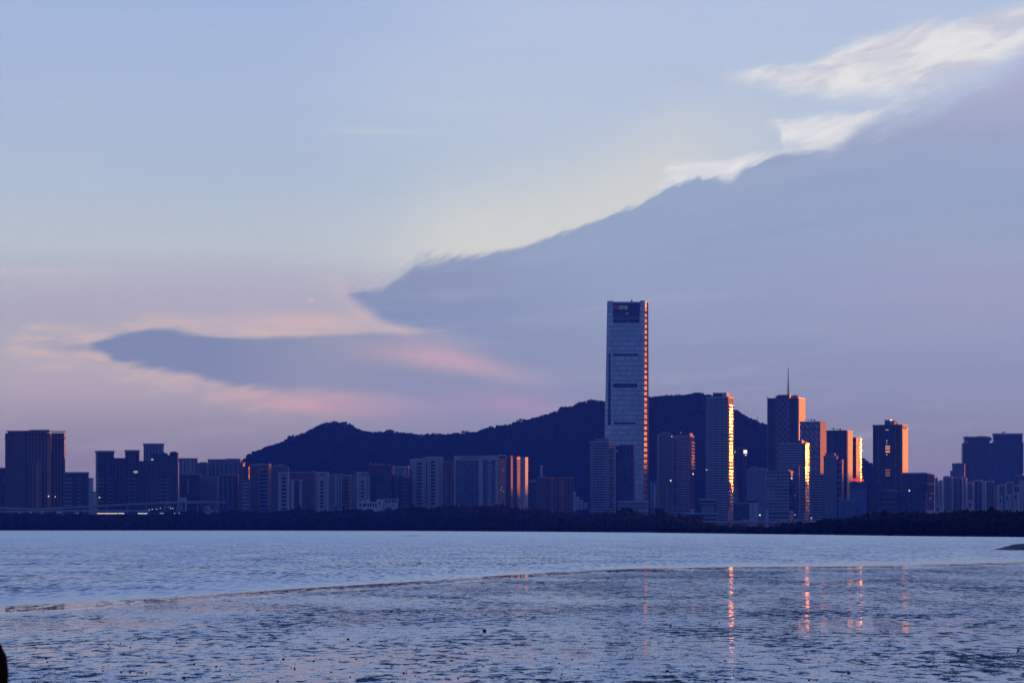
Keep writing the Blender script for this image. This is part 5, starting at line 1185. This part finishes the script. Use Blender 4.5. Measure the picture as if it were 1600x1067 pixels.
# ---------------------------------------------------------------- things lying on the wet flats
def flat_pt(px, py): D = EYE * FP / (py - HY); return px_x(px, D), D
rd = random.Random(77)
protos = []
for i in range(5):
    mb = MB(); mb.blob((0, 0, .03), .075, rd, .35, .8)
    if i % 2: mb.blob((.06, .02, .02), .05, rd, .4, .8)
    protos.append(mb.build('mud_clod', M_mud))
def clump_density(px, py): return 0.35 + 1.2 * max(0, mnoise.noise(Vector((px * .012, py * .03, 2)))) + 1.4 * sst(py, 960, 1060)
cnt = 0; used = set()
while cnt < 290:
    px, py = rd.uniform(20, 1640), 900 + 190 * rd.random() ** .55
    if rd.random() * 3 > clump_density(px, py): continue
    x, y = flat_pt(px, py)
    if y > edge_y(x) - 8: continue
    k = cnt % 5
    if k in used: o = protos[k].copy(); COL.objects.link(o)
    else: o = protos[k]; used.add(k)
    s_ = rd.uniform(.25, .8) * (1.7 if rd.random() < .06 else 1) * (y / 140) ** .5
    o.location = (x, y, .06); o.rotation_euler = (0, 0, rd.uniform(0, 6.28)); o.scale = (s_ * rd.uniform(.8, 1.5), s_, s_ * rd.uniform(.7, 1.2))
    tag(o, 'small dark clod of mud lying on the wet shining flat', 'mud clod', 'small clods scattered over the wet flat'); cnt += 1
# young mangrove shoots
def shoot_mesh(seed):
    r = random.Random(seed); mb = MB(); mb.bar((0, 0, -.05), (.02, 0, .26), .012, .008, 5)
    for k in range(5):
        a = r.uniform(0, 6.28); z = r.uniform(.1, .26); L = r.uniform(.07, .15); q = len(mb.v); dx, dy = math.cos(a), math.sin(a)
        mb.v += [(0, 0, z), (dx * L * .5 - dy * .03, dy * L * .5 + dx * .03, z + .05), (dx * L, dy * L, z + .03), (dx * L * .5 + dy * .03, dy * L * .5 - dx * .03, z + .04)]; mb.f.append((q, q + 1, q + 2, q + 3))
    return mb
sh = [shoot_mesh(i).build('mangrove_shoot', M_leaf2) for i in range(4)]
cnt = 0
while cnt < 26:
    px, py = rd.uniform(30, 1640), 905 + 180 * rd.random() ** .6
    x, y = flat_pt(px, py)
    if y > edge_y(x) - 8: continue
    if cnt < 4: o = sh[cnt]
    else: o = sh[cnt % 4].copy(); COL.objects.link(o)
    o.location = (x, y, .06); o.rotation_euler = (0, 0, rd.uniform(0, 6.28)); s_ = rd.uniform(.35, .8); o.scale = (s_, s_, s_)
    tag(o, 'tiny leafy mangrove shoot sprouting from the wet flat', 'plant', 'mangrove shoots sprouting from the wet flat'); cnt += 1
x, y = flat_pt(757, 989)
t_ = empty('sunken_box', (x, y, .06), .1); tag(t_, 'small square black box half sunk in the flat near the middle', 'box')
MB().box(-.09, .09, -.09, .09, -.05, .15).build('body', M_shadow, t_); MB().box(-.1, .1, -.1, .1, .149, .17).build('lid', M_steel, t_)
def wood_piece(px, py, L, hgt, seed, label):
    r = random.Random(seed); x, y = flat_pt(px, py); mb = MB()
    mb.bar((-L / 2, 0, .03), (L * .1, .05, .07), .025, .03, 6).bar((L * .1, .05, .07), (L / 2, .0, hgt), .03, .015, 6)
    for k in range(4): a = r.uniform(-.3, .4) * L; mb.bar((a, .02, .06), (a + r.uniform(-.15, .25), r.uniform(-.1, .1), hgt * r.uniform(.6, 1.3)), .016, .006, 5)
    o = mb.build('driftwood', M_bark); o.location = (x, y, .05); tag(o, label, 'driftwood'); return o
wood_piece(151, 969, .95, .22, 1, 'forked driftwood branch on the flat near the left, below the mirrored dark tower')
wood_piece(1527, 978, .55, .16, 2, 'small forked branch on the flat near the right edge')
wood_piece(1191, 984, .4, .1, 3, 'short bent stick on the flat between the two long glitter paths')
wood_piece(1204, 962, .3, .08, 4, 'short leaning stick just left of the second glitter path')
wood_piece(1590, 1022, .12, .3, 5, 'little upright stake at the far right of the flat')
wood_piece(222, 1000, .5, .12, 6, 'thin dark stick lying on the rosy part of the flat at left')
wood_piece(1006, 944, .4, .12, 8, 'small dark twig at the head of the faint left glitter path')
# the promenade the camera stands on and its railing post
M_black = plain('black_paint', (0.004, 0.004, 0.006), 0.9, 0.2, 8.0)
M_black.node_tree.nodes['Principled BSDF'].inputs['Specular IOR Level'].default_value = 0.0
M_black.node_tree.nodes['Principled BSDF'].inputs['IOR'].default_value = 1.02
prom = MB().box(-14, 14, -10, 5.2, -.6, 4.55).box(-14, 14, 4.9, 5.5, 4.5, 4.72).build('promenade', M_conc); tag(prom, kind='structure')
t_ = empty('railing_post', (-.786, 4.1, 4.55)); tag(t_, 'black rounded post close to the camera at the lower left edge', 'post')
r_ = .046; prof = [(r_ * 1.35, 0), (r_ * 1.35, .03), (r_, .05), (r_ * .96, 1.04), (r_ * .97, 1.16), (r_ * 1.08, 1.20), (r_ * 1.14, 1.235), (r_ * 1.08, 1.26), (r_ * .8, 1.285), (r_ * .3, 1.3)]
v, f = [], []; n_ = 32
for (rr_, z) in prof:
    for k in range(n_): v.append((math.cos(2 * math.pi * k / n_) * rr_, math.sin(2 * math.pi * k / n_) * rr_, z))
for j in range(len(prof) - 1):
    for k in range(n_): f.append((j * n_ + k, j * n_ + (k + 1) % n_, (j + 1) * n_ + (k + 1) % n_, (j + 1) * n_ + k))
f.append(tuple((len(prof) - 1) * n_ + k for k in range(n_)))
mesh_obj('post', v, f, M_black, t_, True)
MB().bar((-3.0, 0, .9), (-.03, 0, .9), .025, .025, 10).build('rail', M_black, t_)

# ---------------------------------------------------------------- air
hm = bpy.data.materials.new('haze_air'); hm.use_nodes = True
hn = hm.node_tree; hn.nodes.clear()
pv = hn.nodes.new('ShaderNodeVolumePrincipled'); ho = hn.nodes.new('ShaderNodeOutputMaterial')
pv.inputs['Color'].default_value = (0.045, 0.18, 1.0, 1); pv.inputs['Density'].default_value = HAZE_D
pv.inputs['Absorption Color'].default_value = (1, 1, 1, 1)
pv.inputs['Anisotropy'].default_value = 0.0
hn.links.new(pv.outputs[0], ho.inputs['Volume'])
hz = MB().box(-5200, 5200, -600, 9200, -3, 420).build('haze', hm); tag(hz, kind='stuff')
hz['label'] = 'thin blue evening haze over the bay'; hz['category'] = 'haze'
